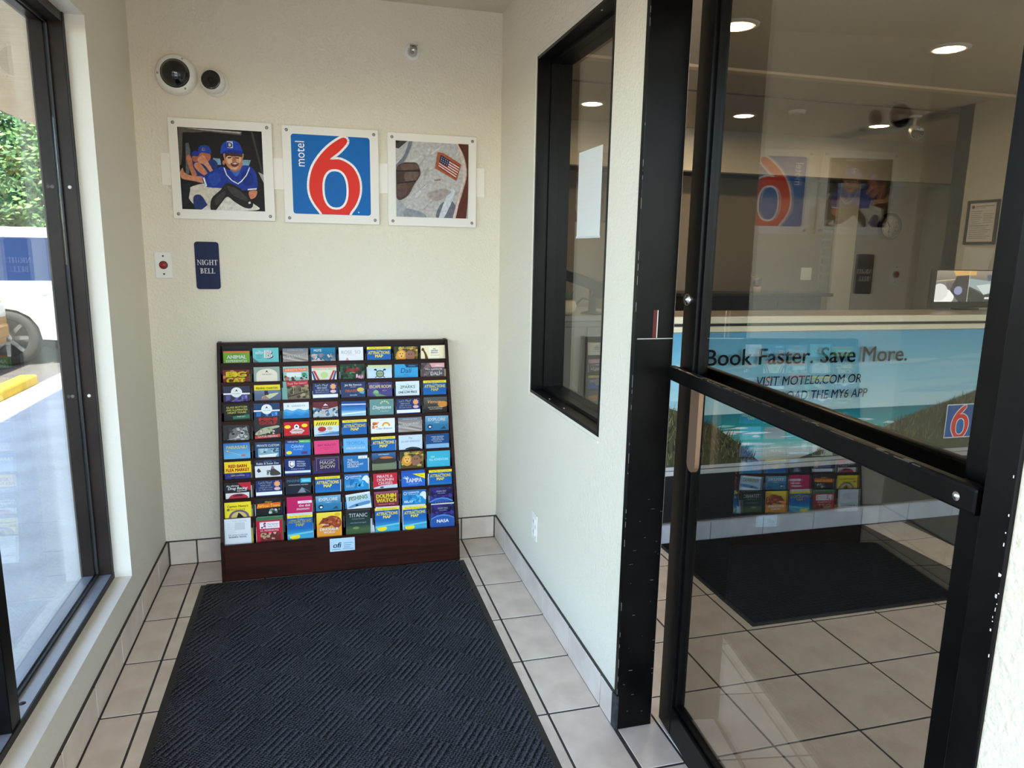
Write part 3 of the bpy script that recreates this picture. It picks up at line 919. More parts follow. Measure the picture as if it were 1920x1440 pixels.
P([(1388, 360), (1520, 362), (1520, 370), (1390, 370)], (52, 40, 38)); P([(1392, 430), (1498, 420), (1496, 428), (1392, 438)], (52, 40, 38))
P([(1618, 262), (1652, 268), (1754, 334), (1728, 428), (1604, 352)], (168, 92, 62))
q0, q1, q2, q3 = (1636, 278), (1746, 344), (1722, 414), (1622, 346)


def bl(u, v):
    return tuple(q0[j] * (1 - u) * (1 - v) + q1[j] * u * (1 - v) + q2[j] * u * v + q3[j] * (1 - u) * v for j in (0, 1))


for k in range(11):
    P([bl(0, k / 11), bl(1, k / 11), bl(1, (k + 1) / 11), bl(0, (k + 1) / 11)], (150, 44, 44) if k % 2 == 0 else (222, 206, 198))
P([bl(0, 0), bl(.46, 0), bl(.46, .55), bl(0, .55)], (42, 50, 84))
for k in range(12):
    u = .06 + .1 * (k % 4); v = .09 + .16 * (k // 4); P([bl(u, v), bl(u + .04, v), bl(u + .04, v + .07), bl(u, v + .07)], (170, 172, 186))
picture('flag_picture', 'square white-bordered picture of a grey sleeve with a striped flag patch', 1.026, 1.552, S - .002, a, PHOTO)

# ------------------------------------------------------------------ security cameras, sprinkler
t = thing('dome_camera', 'large round white security camera with black dome on the end wall', 'camera', (.173, 0, 2.132))
n = (-.02, -1, -.06)
MB().lathe([(.079, 0), (.080, .012), (.078, .030), (.072, .042), (.060, .047), (.054, .047)], (.173, 0, 2.132), (0, -1, 0), 40).build('housing', WHITE_P, t)
MB().lathe([(.056, .040), (.055, .047), (.050, .060), (.040, .073), (.026, .082), (.012, .086), (0, .087)], (.173, 0, 2.132), (0, -1, 0), 36).build('dome', DARKGLASS, t)
MB().lathe([(.056, .046), (.0555, .0495), (.053, .0495)], (.173, 0, 2.132), (0, -1, 0), 36).build('dome_ring', BLACKPL, t)
for ang in (62, 182, 302):
    MB().lathe([(0, .003), (.0035, .003), (.0045, 0)], (.173 + .0655 * math.cos(math.radians(ang)), -.0435, 2.132 + .0655 * math.sin(math.radians(ang))), (0, -1, 0), 10).build('screw', SCREW, t)
t = thing('turret_camera', 'small round white security camera with black lens beside the bigger dome', 'camera', (.318, 0, 2.112))
MB().lathe([(.054, 0), (.054, .010), (.050, .018), (.044, .022)], (.318, 0, 2.112), (0, -1, 0), 36).build('base', WHITE_P, t)
ax = Vector((-.16, -1, .05)).normalized(); org = Vector((.316, -.018, 2.112))
MB().lathe([(.046, 0), (.048, .015), (.046, .030), (.041, .041), (.037, .044)], org, ax, 36).build('eyeball', WHITE_P, t)
MB().lathe([(.038, .0435), (.037, .046), (.032, .0465), (.0, .047)], org, ax, 32).build('lens', DARKGLASS, t)
MB().lathe([(.006, .0475), (.011, .048), (.011, .0470)], org, ax, 20).build('lens_ring', BLACKPL, t)
t = thing('sprinkler', 'small chrome sprinkler head on a white round plate above the flag picture', 'sprinkler', (1.142, 0, 2.304))
MB().lathe([(.036, 0), (.036, .004), (.030, .008), (.020, .008), (.018, .004)], (1.142, 0, 2.304), (0, -1, 0), 32).build('escutcheon', WHITE_P, t)
MB().cyl((1.142, 0, 2.304), (1.142, -.03, 2.304), .009, 14).build('body', STEEL, t)
MB().tube([(1.142 - .008, -.028, 2.304), (1.142 - .012, -.04, 2.304), (1.142, -.055, 2.304)], .0025).tube([(1.142 + .008, -.028, 2.304), (1.142 + .012, -.04, 2.304), (1.142, -.055, 2.304)], .0025).build('yoke', STEEL, t)
MB().bbox(1.142 - .017, -.062, 2.318, 1.142 + .017, -.034, 2.3205, .001).lathe([(.002, .055), (.014, .057), (.014, .059), (0, .059)], (1.142, 0, 2.304), (0, -1, 0), 14).build('deflector', STEEL, t)

# ------------------------------------------------------------------ button plate and sign
t = thing('bell_button', 'white wall plate with a red round push button', 'button', (.072, 0, 1.305))
MB().bbox(.037, -.006, 1.305, .107, 0, 1.419, .003).build('plate', WHITE_P, t)
MB().lathe([(0, .013), (.010, .012), (.013, .009), (.013, .0)], (.0725, -.006, 1.362), (0, -1, 0), 24).build('button', RED, t)
MB().lathe([(.013, .004), (.0165, .004), (.0175, 0)], (.0725, -.006, 1.362), (0, -1, 0), 24).build('button_ring', mat('dark_ring', (82, 40, 36), .4), t)
for z in (1.324, 1.400):
    MB().lathe([(0, .002), (.003, .002), (.004, 0)], (.0725, -.006, z), (0, -1, 0), 10).build('screw', mat('dark_screw', (70, 66, 60), .4, .6), t)


def serif(ch, art, x, y, h, col):
    """draws a roman capital, returns its width"""
    st, th, sf = .15 * h, .06 * h, .045 * h

    def rc_(x0, y0, x1, y1):
        art.rect(x + x0 * h, y + y0 * h, x + x1 * h, y + y1 * h, col)

    def sv(xc, w=.17, bot=True, top=True):
        if bot:
            rc_(xc - w, 0, xc + w, .045)
        if top:
            rc_(xc - w, .955, xc + w, 1)
    if ch == 'I':
        rc_(.12, 0, .27, 1); sv(.195); return .39 * h
    if ch == 'H':
        rc_(.12, 0, .27, 1); rc_(.60, 0, .75, 1); rc_(.2, .47, .7, .53); sv(.195); sv(.675); return .87 * h
    if ch == 'T':
        rc_(.29, 0, .44, 1); sv(.365, .17, True, False); rc_(.02, .94, .71, 1); rc_(.02, .76, .07, 1); rc_(.66, .76, .71, 1); return .73 * h
    if ch == 'L':
        rc_(.10, 0, .25, 1); sv(.175, .165, False, True); rc_(.0, 0, .62, .06); rc_(.57, 0, .62, .24); return .64 * h
    if ch == 'E':
        rc_(.10, 0, .25, 1); rc_(.0, 0, .62, .06); rc_(.57, 0, .62, .24); rc_(.0, .94, .58, 1); rc_(.53, .78, .58, 1); rc_(.2, .48, .46, .54); rc_(.42, .40, .46, .62); return .64 * h
    if ch == 'B':
        rc_(.10, 0, .25, 1); rc_(0, 0, .36, .055); rc_(0, .945, .34, 1); rc_(.2, .50, .36, .555)
        for cy, rx, ry, bx_ in ((.765, .21, .235, .32), (.265, .25, .265, .34)):
            pts = [(x + (bx_ + rx * math.cos(t_)) * h, y + (cy + ry * math.sin(t_)) * h) for t_ in [math.pi * (-.5 + k / 12) for k in range(13)]]
            pin = [(x + (bx_ + (rx - .13) * math.cos(t_)) * h, y + (cy + (ry - .055) * math.sin(t_)) * h) for t_ in [math.pi * (-.5 + k / 12) for k in range(13)]]
            for k in range(12):
                art.poly([pts[k], pts[k + 1], pin[k + 1], pin[k]], col, k == 0)
        return .66 * h
    if ch == 'N':
        rc_(.14, 0, .20, 1); rc_(.72, 0, .78, 1); sv(.17, .14, True, False); sv(.75, .14, False, True); rc_(.0, .955, .2, 1)
        art.poly([(x + .08 * h, y + h), (x + .24 * h, y + h), (x + .78 * h, y), (x + .70 * h, y)], col); return .90 * h
    if ch == 'G':
        a0, a1 = 45, 318
        pts = [(math.cos(math.radians(a0 + (a1 - a0) * k / 24)), math.sin(math.radians(a0 + (a1 - a0) * k / 24))) for k in range(25)]
        for k in range(24):
            q = []
            for (c_, s_), inn in ((pts[k], 0), (pts[k + 1], 0), (pts[k + 1], 1), (pts[k], 1)):
                q.append((x + (.45 + (.44 - inn * (.06 + .10 * max(0, -c_))) * c_) * h, y + (.5 + (.51 - inn * .055) * s_) * h))
            art.poly(q, col, k == 0)
        rc_(.62, .06, .76, .42); rc_(.50, .40, .86, .445); rc_(.70, .70, .745, .93); return .88 * h
    return .4 * h


def serif_text(art, s_, cx, y, h, col, width):
    ws = {'I': .39, 'H': .87, 'T': .73, 'L': .64, 'E': .64, 'B': .66, 'N': .90, 'G': .88}
    tot = sum(ws[c] for c in s_) * h; gap = (width - tot) / (len(s_) - 1)
    x = cx - width / 2
    for c in s_:
        x += serif(c, art, x, y, h, col) + gap


t = thing('night_bell_sign', 'small navy wall sign with white serif lettering beside the push button', 'sign', (.247, 0, 1.26))
pts = []
for (cx, cz, q) in ((.284, 1.451, 0), (.210, 1.451, 90), (.210, 1.272, 180), (.284, 1.272, 270)):
    pts += [(cx + .012 * math.cos(math.radians(q + 22.5 * k)), cz + .012 * math.sin(math.radians(q + 22.5 * k))) for k in range(5)]
MB().prism(pts, lambda u, v: (u, -.004, v), lambda u, v: (u, 0, v)).build('plate', NAVY, t)
a = Art(1, .00006)
serif_text(a, 'NIGHT', 0, .104, .022, (225, 222, 215), .084)
serif_text(a, 'BELL', 0, .068, .022, (225, 222, 215), .060)
a.build('lettering', PRINT, t, (0, -.0044, 0))
for z in (1.449, 1.274):
    MB().lathe([(0, .0008), (.0025, .0008), (.003, 0)], (.247, -.004, z), (0, -1, 0), 10).build('rivet', RUB, t)

# outlet on the right wall
t = thing('wall_outlet', 'white double power outlet low on the right wall', 'outlet', (W, -.676, .314))
MB().bbox(W - .005, -.711, .257, W, -.641, .371, .003).build('cover_plate', WHITE_P, t)
for z in (.336, .292):
    o = MB().bbox(W - .0075, -.693, z - .0155, W - .004, -.659, z + .0155, .004).build('receptacle', WHITE_P, t)
    MB().box(W - .0078, -.684, z - .004, W - .0074, -.682, z + .006).box(W - .0078, -.671, z - .004, W - .0074, -.669, z + .006).build('slots', mat('slot_grey', (90, 88, 84), .6), o)

# paper taped to the interior window
t = thing('window_notice', 'blank white notice sheet taped inside the narrow interior window', 'notice', (IX + .0045, -.945, 1.5))
MB().box(IX - .0045, -1.06, 1.502, IX - .0035, -.835, 1.800).build('sheet', PAPER, t)
a = Art(1, .0001)
for k in range(12):
    a.rect(-.08, .25 - k * .014, .08 - (k % 3) * .02, .254 - k * .014, (236, 226, 222))
a.build('faded_print', PRINT, t, (-.0093, 0, 0), (math.pi / 2, 0, -math.pi / 2))
MB().box(IX - .0050, -1.065, 1.496, IX - .0035, -.83, 1.503).build('tape', mat('tape', (214, 214, 208), .2), t)

# ------------------------------------------------------------------ floor mat of the vestibule


def mat_weave(name, s_cell, rib, herring=True, base=(9, 10, 13), hi=(92, 94, 102)):
    m = bpy.data.materials.new(name); m.use_nodes = True; nt = m.node_tree; bs = nt.nodes['Principled BSDF']
    N = nt.nodes.new; Lk = nt.links.new
    tc = N('ShaderNodeTexCoord'); mp = N('ShaderNodeMapping'); Lk(tc.outputs['Object'], mp.inputs[0])
    mp.inputs['Rotation'].default_value = (0, 0, math.radians(-55) if herring else 0)
    sp = N('ShaderNodeSeparateXYZ'); Lk(mp.outputs[0], sp.inputs[0])

    def M(op, a_, b_=None, c_=None):
        n_ = N('ShaderNodeMath'); n_.operation = op
        for i, q in enumerate((a_, b_, c_)):
            if q is None:
                continue
            if isinstance(q, (int, float)):
                n_.inputs[i].default_value = q
            else:
                Lk(q, n_.inputs[i])
        return n_.outputs[0]
    x, y = sp.outputs[0], sp.outputs[1]
    if herring:
        cy_ = M('FLOOR', M('DIVIDE', y, s_cell))
        cx_ = M('FLOOR', M('DIVIDE', x, s_cell * 1.3))
        par = M('FLOORED_MODULO', M('ADD', cx_, cy_), 2)
        ry = M('SINE', M('MULTIPLY', y, 2 * math.pi / rib)); rd = M('SINE', M('MULTIPLY', x, 2 * math.pi / (rib * .75)))
        rw = M('SINE', M('MULTIPLY', y, math.pi / rib))
        fine = M('ADD', M('MULTIPLY', ry, .45), M('MULTIPLY', rd, .4))
        bold_ = M('ADD', M('MULTIPLY', ry, .35), M('MULTIPLY', rw, .75))
        ribv = M('ADD', M('MULTIPLY', bold_, par), M('MULTIPLY', fine, M('SUBTRACT', 1, par)))
    else:
        rx = M('SINE', M('MULTIPLY', x, 2 * math.pi / (rib * 1.5))); ry = M('SINE', M('MULTIPLY', y, 2 * math.pi / rib))
        ribv = M('ADD', M('MULTIPLY', ry, .75), M('MULTIPLY', rx, .25))
    no = N('ShaderNodeTexNoise'); no.inputs['Scale'].default_value = 260; no.inputs['Detail'].default_value = 2; Lk(tc.outputs['Object'], no.inputs['Vector'])
    no2 = N('ShaderNodeTexNoise'); no2.inputs['Scale'].default_value = 5; no2.inputs['Detail'].default_value = 3; Lk(tc.outputs['Object'], no2.inputs['Vector'])
    v = M('ADD', M('MULTIPLY_ADD', ribv, .5, .5), M('MULTIPLY', M('SUBTRACT', no.outputs['Fac'], .5), 2.6))
    v2 = M('ADD', v, M('MULTIPLY', M('SUBTRACT', no2.outputs['Fac'], .5), .4))
    r = N('ShaderNodeValToRGB'); r.color_ramp.elements[0].position = .15; r.color_ramp.elements[1].position = 1.0
    r.color_ramp.elements[0].color = (*L3(base), 1); r.color_ramp.elements[1].color = (*L3(hi), 1)
    Lk(v2, r.inputs[0]); Lk(r.outputs[0], bs.inputs['Base Color'])
    bp = N('ShaderNodeBump'); bp.inputs['Strength'].default_value = .9; bp.inputs['Distance'].default_value = .006
    Lk(v, bp.inputs['Height']); Lk(bp.outputs[0], bs.inputs['Normal'])
    bs.inputs['Roughness'].default_value = .95; bs.inputs['Specular IOR Level'].default_value = .15
    return m


def floor_mat(name, label, x0, y0, x1, y1, mt, bord=.024, skew=0.0):
    t = thing(name, label, 'mat', ((x0 + x1) / 2, (y0 + y1) / 2, 0))
    e = skew
    MB().add([(x0, y0, .0005), (x1, y0, .0005), (x1, y1 + e, .0005), (x0, y1, .0005), (x0 + bord, y0 + bord, .0045), (x1 - bord, y0 + bord, .0045), (x1 - bord, y1 - bord * .4 + e, .0045), (x0 + bord, y1 - bord * .4, .0045)],
             [(0, 1, 5, 4), (1, 2, 6, 5), (2, 3, 7, 6), (3, 0, 4, 7), (3, 2, 1, 0), (4, 5, 6, 7)]).build('rubber_border', RUB, t)
    MB().prism([(x0 + bord, y0 + bord), (x1 - bord, y0 + bord), (x1 - bord, y1 - bord * .4 + e), (x0 + bord, y1 - bord * .4)], lambda u, v: (u, v, .004), lambda u, v: (u, v, .0085)).build('ribbed_pile', mt, t)
    return t


floor_mat('entrance_mat', 'large charcoal ribbed entrance mat in front of the brochure rack', .178, -2.10, 1.335, -.256, mat_weave('mat_weave', .088, .0102), .024, .004)
floor_mat('lobby_mat', 'black ribbed floor mat in front of the reception counter', 2.325, -1.12, 3.565, -.305, mat_weave('lobby_weave', .1, .022, False, (16, 16, 17), (36, 36, 38)), .02)
floor_mat('side_mat', 'dark grey floor mat at the right end of the counter', 3.81, -1.5, 4.55, -.31, mat_weave('side_weave', .1, .02, False, (34, 35, 37), (52, 53, 55)), .02)

# ------------------------------------------------------------------ brochure rack
rack = thing('brochure_rack', 'dark wooden tiered brochure rack standing against the end wall', 'rack', (.79, -.13, 0))
LIPZ = [.942, .859, .776, .693, .610, .530, .444, .361, .279, .174]
TOPZ = [1.003, .921, .843, .762, .678, .596, .519, .432, .348, .273]


def ylip(z):
    return -.06 + (1.0 - z) * (-.175 / .83)


def xl(z):
    return .272 + (.263 - .272) * (1.03 - z) / 1.03


def xr(z):
    return 1.291 + (1.318 - 1.291) * (1.03 - z) / 1.03


def colx(c, z):
    t_ = (.97 - z) / .75
    return (.350 + .1240 * c) * (1 - t_) + (.336 + .1292 * c) * t_


RH = 1.030
KZ = .168
side = [(-.001, .001), (-.247, .001), (-.247, KZ + .01), (ylip(KZ) - .004, KZ + .015), (ylip(RH - .05) - .004, RH - .05), (ylip(RH - .05) + .008, RH), (-.001, RH)]
for s_ in (0, 1):
    q = MB()
    if s_ == 0:
        q.prism(side, lambda y, z: (xl(z), y, z), lambda y, z: (xl(z) + .014, y, z))
    else:
        q.prism(side, lambda y, z: (xr(z) - .014, y, z), lambda y, z: (xr(z), y, z))
    q.build('side_panel', WOOD, rack)
MB().prism([(-.001, .02), (-.010, .02), (-.010, RH - .004), (-.001, RH - .004)], lambda y, z: (xl(z) + .0145, y, z), lambda y, z: (xr(z) - .0145, y, z)).build('back_panel', mat('black_brown', (22, 13, 11), .6), rack)
MB().prism([(-.0105, RH - .016), (ylip(RH) + .004, RH - .016), (ylip(RH) + .004, RH - .002), (-.0105, RH - .002)], lambda y, z: (xl(z) + .0145, y, z), lambda y, z: (xr(z) - .0145, y, z)).build('top_rail', WOOD, rack)
for r_ in range(9):
    z1 = LIPZ[r_]; z0 = z1 - .050; y = ylip(z1)
    MB().prism([(y, z0), (y, z1 - .001), (y + .001, z1), (y + .003, z1), (y + .004, z1 - .001), (y + .004, z0)], lambda yy, zz: (xl(zz) + .0145, yy, zz), lambda yy, zz: (xr(zz) - .0145, yy, zz)).build('shelf_lip', WOOD, rack)
for c in range(7):
    def xm(z):
        return (colx(c, z) + colx(c + 1, z)) / 2
    pr = [(ylip(.97) + .006, .97), (ylip(.20) + .006, .20), (-.0105, .20), (-.0105, .985)]
    MB().prism(pr, lambda y, z: (xm(z) - .0025, y, z), lambda y, z: (xm(z) + .0025, y, z)).build('divider', mat('black_brown', (22, 13, 11), .6), rack)
MB().bbox(.2775, -.247, .001, 1.3035, -.235, KZ, .002).build('kick_panel', WOODK, rack)
st = MB().bbox(.722, -.2478, .098, .832, -.247, .160, .0003).build('sticker', mat('sticker_paper', (196, 222, 232), .4), rack)
a = Art(1, .00006)
a.text('ofi', -.022, .018, .024, (60, 150, 196), bold=.02, shear=.2, maxw=.04)
for k in range(3):
    a.rect(.006, .036 - .010 * k, .046 - .006 * k, .039 - .010 * k, (92, 160, 196))
a.rect(-.046, .008, -.010, .011, (130, 160, 180)); a.rect(.002, .008, .048, .0105, (120, 140, 160))
a.build('sticker_print', PRINT, st, (.777 - .79, -.24795 + .13, .098))

YEL = (246, 222, 40); WHT = (244, 243, 240); BLK = (24, 22, 24); NVY = (26, 44, 96); BLU = (30, 92, 172); SKY_ = (112, 180, 226)


def T(a, s_, v, h, col, maxw=9.6, u=0, **k):
    a.text(s_, u, v, h, col, maxw=maxw, **k)


def bg(a, c):
    a.rect(-5.4, -21.5, 5.4, 0, c)


def amap(a):
    a.grad(-5.4, -21.5, 5.4, 0, [(0, (60, 160, 190)), (.55, (70, 170, 200)), (.72, (30, 104, 176)), (1, (24, 84, 160))])
    a.rect(-5.4, -1.15, 5.4, 0, YEL); T(a, 'Free Map and Coupons', -.85, .62, (60, 60, 70), 8.8)
    T(a, 'Florida', -1.9, .5, (170, 205, 230), 4); T(a, 'ATTRACTIONS', -3.4, 1.35, YEL, 9.6, bold=.03); T(a, 'MAP', -4.9, 1.25, YEL, 4.4, bold=.03)
    a.ell(-2.4, -9.6, 2.2, 1.2, YEL); a.poly([(-5.4, -8.4), (5.4, -7.4), (5.4, -8.2), (-5.4, -9.2)], (110, 200, 210))


def play(a):
    bg(a, (32, 52, 108)); T(a, "Let's Play!", -1.4, 1.0, (236, 240, 200), 5.4, u=-1.6, bold=.02, shear=.1)
    for k, s_ in enumerate(('MINI GOLF', 'LASER ARCADE', 'ESCAPE ROOM')):
        T(a, s_, -2.45 - .95 * k, .62, WHT, 5.6, u=-1.4, bold=.02)
    a.ell(3.4, -1.6, .9, .9, (238, 150, 96)); a.poly([(3.4 + 1.5 * math.cos(k * math.pi / 8) * (1 if k % 2 else .7), -1.6 + 1.5 * math.sin(k * math.pi / 8) * (1 if k % 2 else .7)) for k in range(16)], (240, 168, 110))
    a.ell(3.4, -3.8, 1.3, .7, (230, 190, 180)); a.rect(-5.4, -6.5, 5.4, -5.0, WHT)


def road(a):
    a.grad(-5.4, -21.5, 5.4, 0, [(0, (150, 140, 134)), (.8, (168, 156, 150)), (.93, (140, 132, 130)), (1, (104, 128, 146))])
    for k in range(5):
        a.poly([(-5.4, -1.6 - k), (5.4, -4.6 - k * .8), (5.4, -5.1 - k * .8), (-5.4, -2.2 - k)], [(186, 172, 160), (128, 118, 114), (196, 184, 176), (150, 136, 128), (178, 168, 160)][k])
    T(a, 'NOTHING LESS THAN', -1.0, .5, (196, 210, 220), 6.6); T(a, 'EXTRAORDINARY', -3.9, 1.2, WHT, 10.2, bold=.03, rot=.16)


def explore(a):
    a.grad(-5.4, -21.5, 5.4, 0, [(0, (40, 110, 150)), (.8, (46, 118, 160)), (1, (120, 176, 204))])
    T(a, 'EXPLORE', -2.3, 1.35, WHT, 9.4, bold=.035); T(a, 'a lagoon', -3.2, .5, (220, 234, 240), 3)
    a.ell(-3.3, -5.0, 1.1, 1.0, (18, 30, 60)); a.ell(-3.2, -5.1, .6, .45, WHT); a.poly([(1.6, -6.2), (3.4, -4.9), (4.4, -6.2)], (36, 70, 90))


def nasa(a):
    bg(a, (38, 36, 84)); a.blots(-5.4, -6.5, 5.4, 0, 26, [(52, 44, 120), (30, 30, 66), (70, 56, 140), (44, 40, 96)], .8, 2, 4)
    T(a, 'KENNEDY SPACE', -2.2, .75, (206, 206, 222), 4.6, bold=.02); T(a, 'visitor complex', -3.0, .5, (190, 190, 210), 3.6)
    a.ell(0, -12, 8.5, 7.2, (86, 138, 206)); a.ell(0, -12.6, 8.5, 7.2, (46, 88, 160))
    T(a, 'NASA', -8.6, 1.5, WHT, 6, bold=.03)


def holo(a):
    bg(a, (40, 116, 178)); a.rect(1.2, -1.6, 5.2, -.3, WHT); T(a, 'visit us', -1.2, .6, BLU, 3.2, u=3.2)
    for k, s_ in enumerate(('THE', 'FLORIDA', 'HOLOCAUST', 'MUSEUM')):
        a.text(s_, -3.6, -2.4 - k * 1.05, .85, WHT, maxw=7, al='l', bold=.02)


def lion(a):
    bg(a, (92, 74, 40)); a.blots(-5.4, -7, 5.4, 0, 46, [(150, 110, 40), (70, 60, 34), (190, 180, 90), (104, 76, 60), (60, 70, 40)], .6, 1.5, 8)
    a.ell(-2.2, -4, 2.4, 2.6, (224, 150, 50)); a.ell(-2.2, -3.6, 1.5, 1.7, (240, 186, 96)); a.ell(1.8, -4.2, 2.2, 2.4, (150, 104, 84)); a.ell(-2.8, -3.2, .25, .25, BLK); a.ell(-1.6, -3.2, .25, .25, BLK)
    a.poly([(-2.7, -4.2), (-1.7, -4.2), (-2.2, -4.9)], (90, 50, 30)); a.ell(1.3, -3.6, .25, .25, BLK); a.ell(2.4, -3.6, .25, .25, BLK)
    T(a, 'adventure zoo', -1.0, .6, (236, 220, 120), 7)


def aquarium(a, c1, c2):
    bg(a, c1)
    for i in range(12):
        for j in range(3):
            a.rect(-5.1 + i * .9, -.5 - j * .7, -4.8 + i * .9, -.3 - j * .7, tuple(min(255, q + 40) for q in c1))
    a.rect(-5.4, -3.6, 5.4, -2.9, WHT); a.rect(-4.4, -8, 4.4, -3.9, c2); a.blots(-4.3, -8, 4.3, -4, 12, [tuple(min(255, q + 50) for q in c2), c1], .5, 1.3, 3)
    a.ell(0, -2.6, 2.3, 2.2, WHT); a.poly([(-.7, -2.5), (0, -1.2), (.7, -2.5), (.3, -2.1), (-.3, -2.1)], c1); T(a, 'THE AQUARIUM', -3.3, .35, c1, 3)


def clear(a):
    a.grad(-5.4, -21.5, 5.4, 0, [(0, (30, 120, 180)), (.8, (40, 140, 196)), (1, (36, 104, 170))])
    a.blots(-3, -6.5, 3, -2.4, 18, [(60, 160, 208), (30, 110, 180), (90, 186, 220)], .4, 1.2, 6)
    a.ell(-4.2, -1.5, .7, .7, WHT); a.ell(-4.2, -1.5, .5, .5, (36, 104, 170)); T(a, 'CLEARWATER', -1.55, .8, WHT, 5.4, u=-.5); T(a, 'marine aquarium', -2.2, .45, (210, 230, 240), 5.2, u=-.5)
    a.poly(catmull([(2.9, -1.6), (4.2, -.9), (5.3, -1.6), (5.3, -4.6), (4.4, -4.2), (3.6, -3.2), (2.5, -2.8)], 4), (224, 230, 234)); T(a, 'RELAX', -5.9, 1.0, WHT, 4, u=-2.6, bold=.03)


def c_animal(a):
    bg(a, (112, 168, 44)); a.rect(-5.4, -.7, 5.4, 0, (226, 110, 60)); T(a, 'encounter', -1.6, .6, (60, 110, 30), 4)
    T(a, 'ANIMAL', -3.3, 1.5, WHT, 8.2, bold=.035); T(a, 'EXPERIENCES', -4.9, 1.0, WHT, 8.6, bold=.03)


def c_b(a):
    bg(a, (112, 196, 196)); T(a, 'the', -1.6, .5, WHT, 2, u=-2.5); T(a, 'BISHOP', -2.5, .75, WHT, 3.2, u=-2.6)
    for k in range(3):
        a.rect(-4.0, -3.3 - k * .6, -1.2 - k * .3, -3.15 - k * .6, (60, 130, 140))
    a.text('B', 1.45, -4.55, 3.2, (36, 60, 84), bold=.06, w=2.6); a.text('B', 1.1, -4.3, 3.2, WHT, bold=.06, w=2.6); a.poly([(-5.4, -4.2), (-2.6, -6.5), (-5.4, -6.5)], (104, 120, 120))


def c_mote(a):
    a.grad(-5.4, -21.5, 5.4, 0, [(0, (60, 90, 110)), (.7, (40, 110, 140)), (.88, (24, 110, 150)), (1, (20, 130, 170))]); T(a, 'MOTE', -1.7, 1.0, WHT, 3.2, u=-2.3, bold=.03)
    a.blots(-5.4, -6.5, 5.4, -2.6, 36, [(180, 160, 150), (96, 120, 130), (214, 196, 186), (60, 100, 120), (150, 130, 124)], .4, 1.2, 9); T(a, 'aquarium', -3.4, .6, WHT, 2.4, u=-3.6)


def c_rose(a):
    bg(a, (238, 236, 238)); T(a, 'ROSE  SO', -3.0, 1.5, (172, 170, 172), 8.4); T(a, 'VISITOR GUIDE', -3.7, .4, (190, 188, 190), 5); a.poly([(-2.6, -6.2), (-1.7, -4.5), (-.8, -6.2)], (230, 150, 160))


def c_giraffe(a):
    bg(a, (246, 230, 190)); a.rect(-1.6, -6.5, 3.2, -.5, (250, 240, 214))
    a.poly(catmull([(-4.6, -1.0), (-3.9, -1.3), (-3.6, -2.2), (-2.6, -4.0), (-1.9, -6.4), (-3.2, -6.4), (-3.6, -4.2), (-4.3, -2.6), (-5.1, -2.2), (-5.0, -1.6)], 3), (96, 64, 40))
    for k, s_ in enumerate(('the', 'GIRAFFE', 'RANCH')):
        T(a, s_, -1.8 - k * .9, .65, (50, 40, 34), 3.2, u=1.0, bold=.02)
    T(a, 'feed them yourself', -4.6, .4, (90, 76, 60), 4, u=1.2)


def c_bigcat(a):
    bg(a, (128, 44, 34)); a.blots(-5.4, -6, 5.4, 0, 26, [(196, 110, 50), (90, 30, 30), (160, 70, 40), (210, 140, 90)], .5, 1.5, 12)
    for dx, col in ((.25, BLK), (0, YEL)):
        a.text('BIG', dx, -2.9 - dx, 2.1, col, bold=.06, w=7.6); a.text('CAT', dx - .2, -5.6 - dx, 2.1, col, bold=.06, w=7.2)


def c_arch(a):
    bg(a, (156, 172, 160)); a.poly([(-4.4, -21), (4.4, -21), (4.4, -3.4)] + [(4.4 * math.cos(k * math.pi / 12), -3.4 + 2.6 * math.sin(k * math.pi / 12)) for k in range(1, 12)] + [(-4.4, -3.4)], (236, 226, 204))
    a.poly([(-.7, -2.6), (0, -1.4), (.7, -2.6), (.2, -2.2), (-.2, -2.2)], BLK); T(a, 'THE MUSEUM', -3.5, .5, (40, 36, 34), 4)


def c_trolley(a):
    bg(a, (150, 196, 186)); a.rect(-5.0, -2.3, 5.0, -.8, (236, 110, 70)); T(a, 'SARASOTA TOURS', -1.95, .85, (250, 220, 200), 9); a.rect(-4, -4.8, 2.2, -2.7, (232, 232, 228)); a.blots(-5, -6.4, 5, -4, 16, [(90, 60, 50), (200, 110, 80), (60, 60, 60)], .3, .9, 2); a.rect(2.6, -4.2, 4.4, -3.0, (40, 150, 96))


def c_stripes(a):
    bg(a, (226, 226, 206)); a.rect(-5.4, -.9, 5.4, 0, (206, 120, 110)); T(a, 'FAMOUS ICE CREAM', -1.9, .8, (220, 206, 80), 9, bold=.02)
    for s_ in (-1, 1):
        a.poly([(s_ * 4.8, -2.2), (s_ * 3.9, -2.2), (s_ * 2.0, -6.4), (s_ * 2.9, -6.4)], (190, 50, 60)); a.poly([(s_ * 5.4, -2.6), (s_ * 4.9, -2.2), (s_ * 3.4, -6.4), (s_ * 4.4, -6.4)], (60, 70, 130))
    a.ell(0, -4.2, 1.6, 1.5, (196, 214, 140))


def c_jungle(a):
    bg(a, (34, 62, 44)); a.blots(-5.4, -7, 5.4, 0, 36, [(48, 92, 60), (24, 44, 34), (70, 110, 80), (30, 56, 40)], .5, 1.6, 5); a.text('Jungle', 0, -3.2, 1.9, (196, 44, 48), bold=.03, shear=.2, w=6); T(a, 'gardens', -4.0, .5, (200, 200, 180), 4); a.blots(1.6, -6.8, 5, -4.6, 10, [(220, 150, 180), (236, 190, 206), (180, 90, 130)], .3, .8, 6)


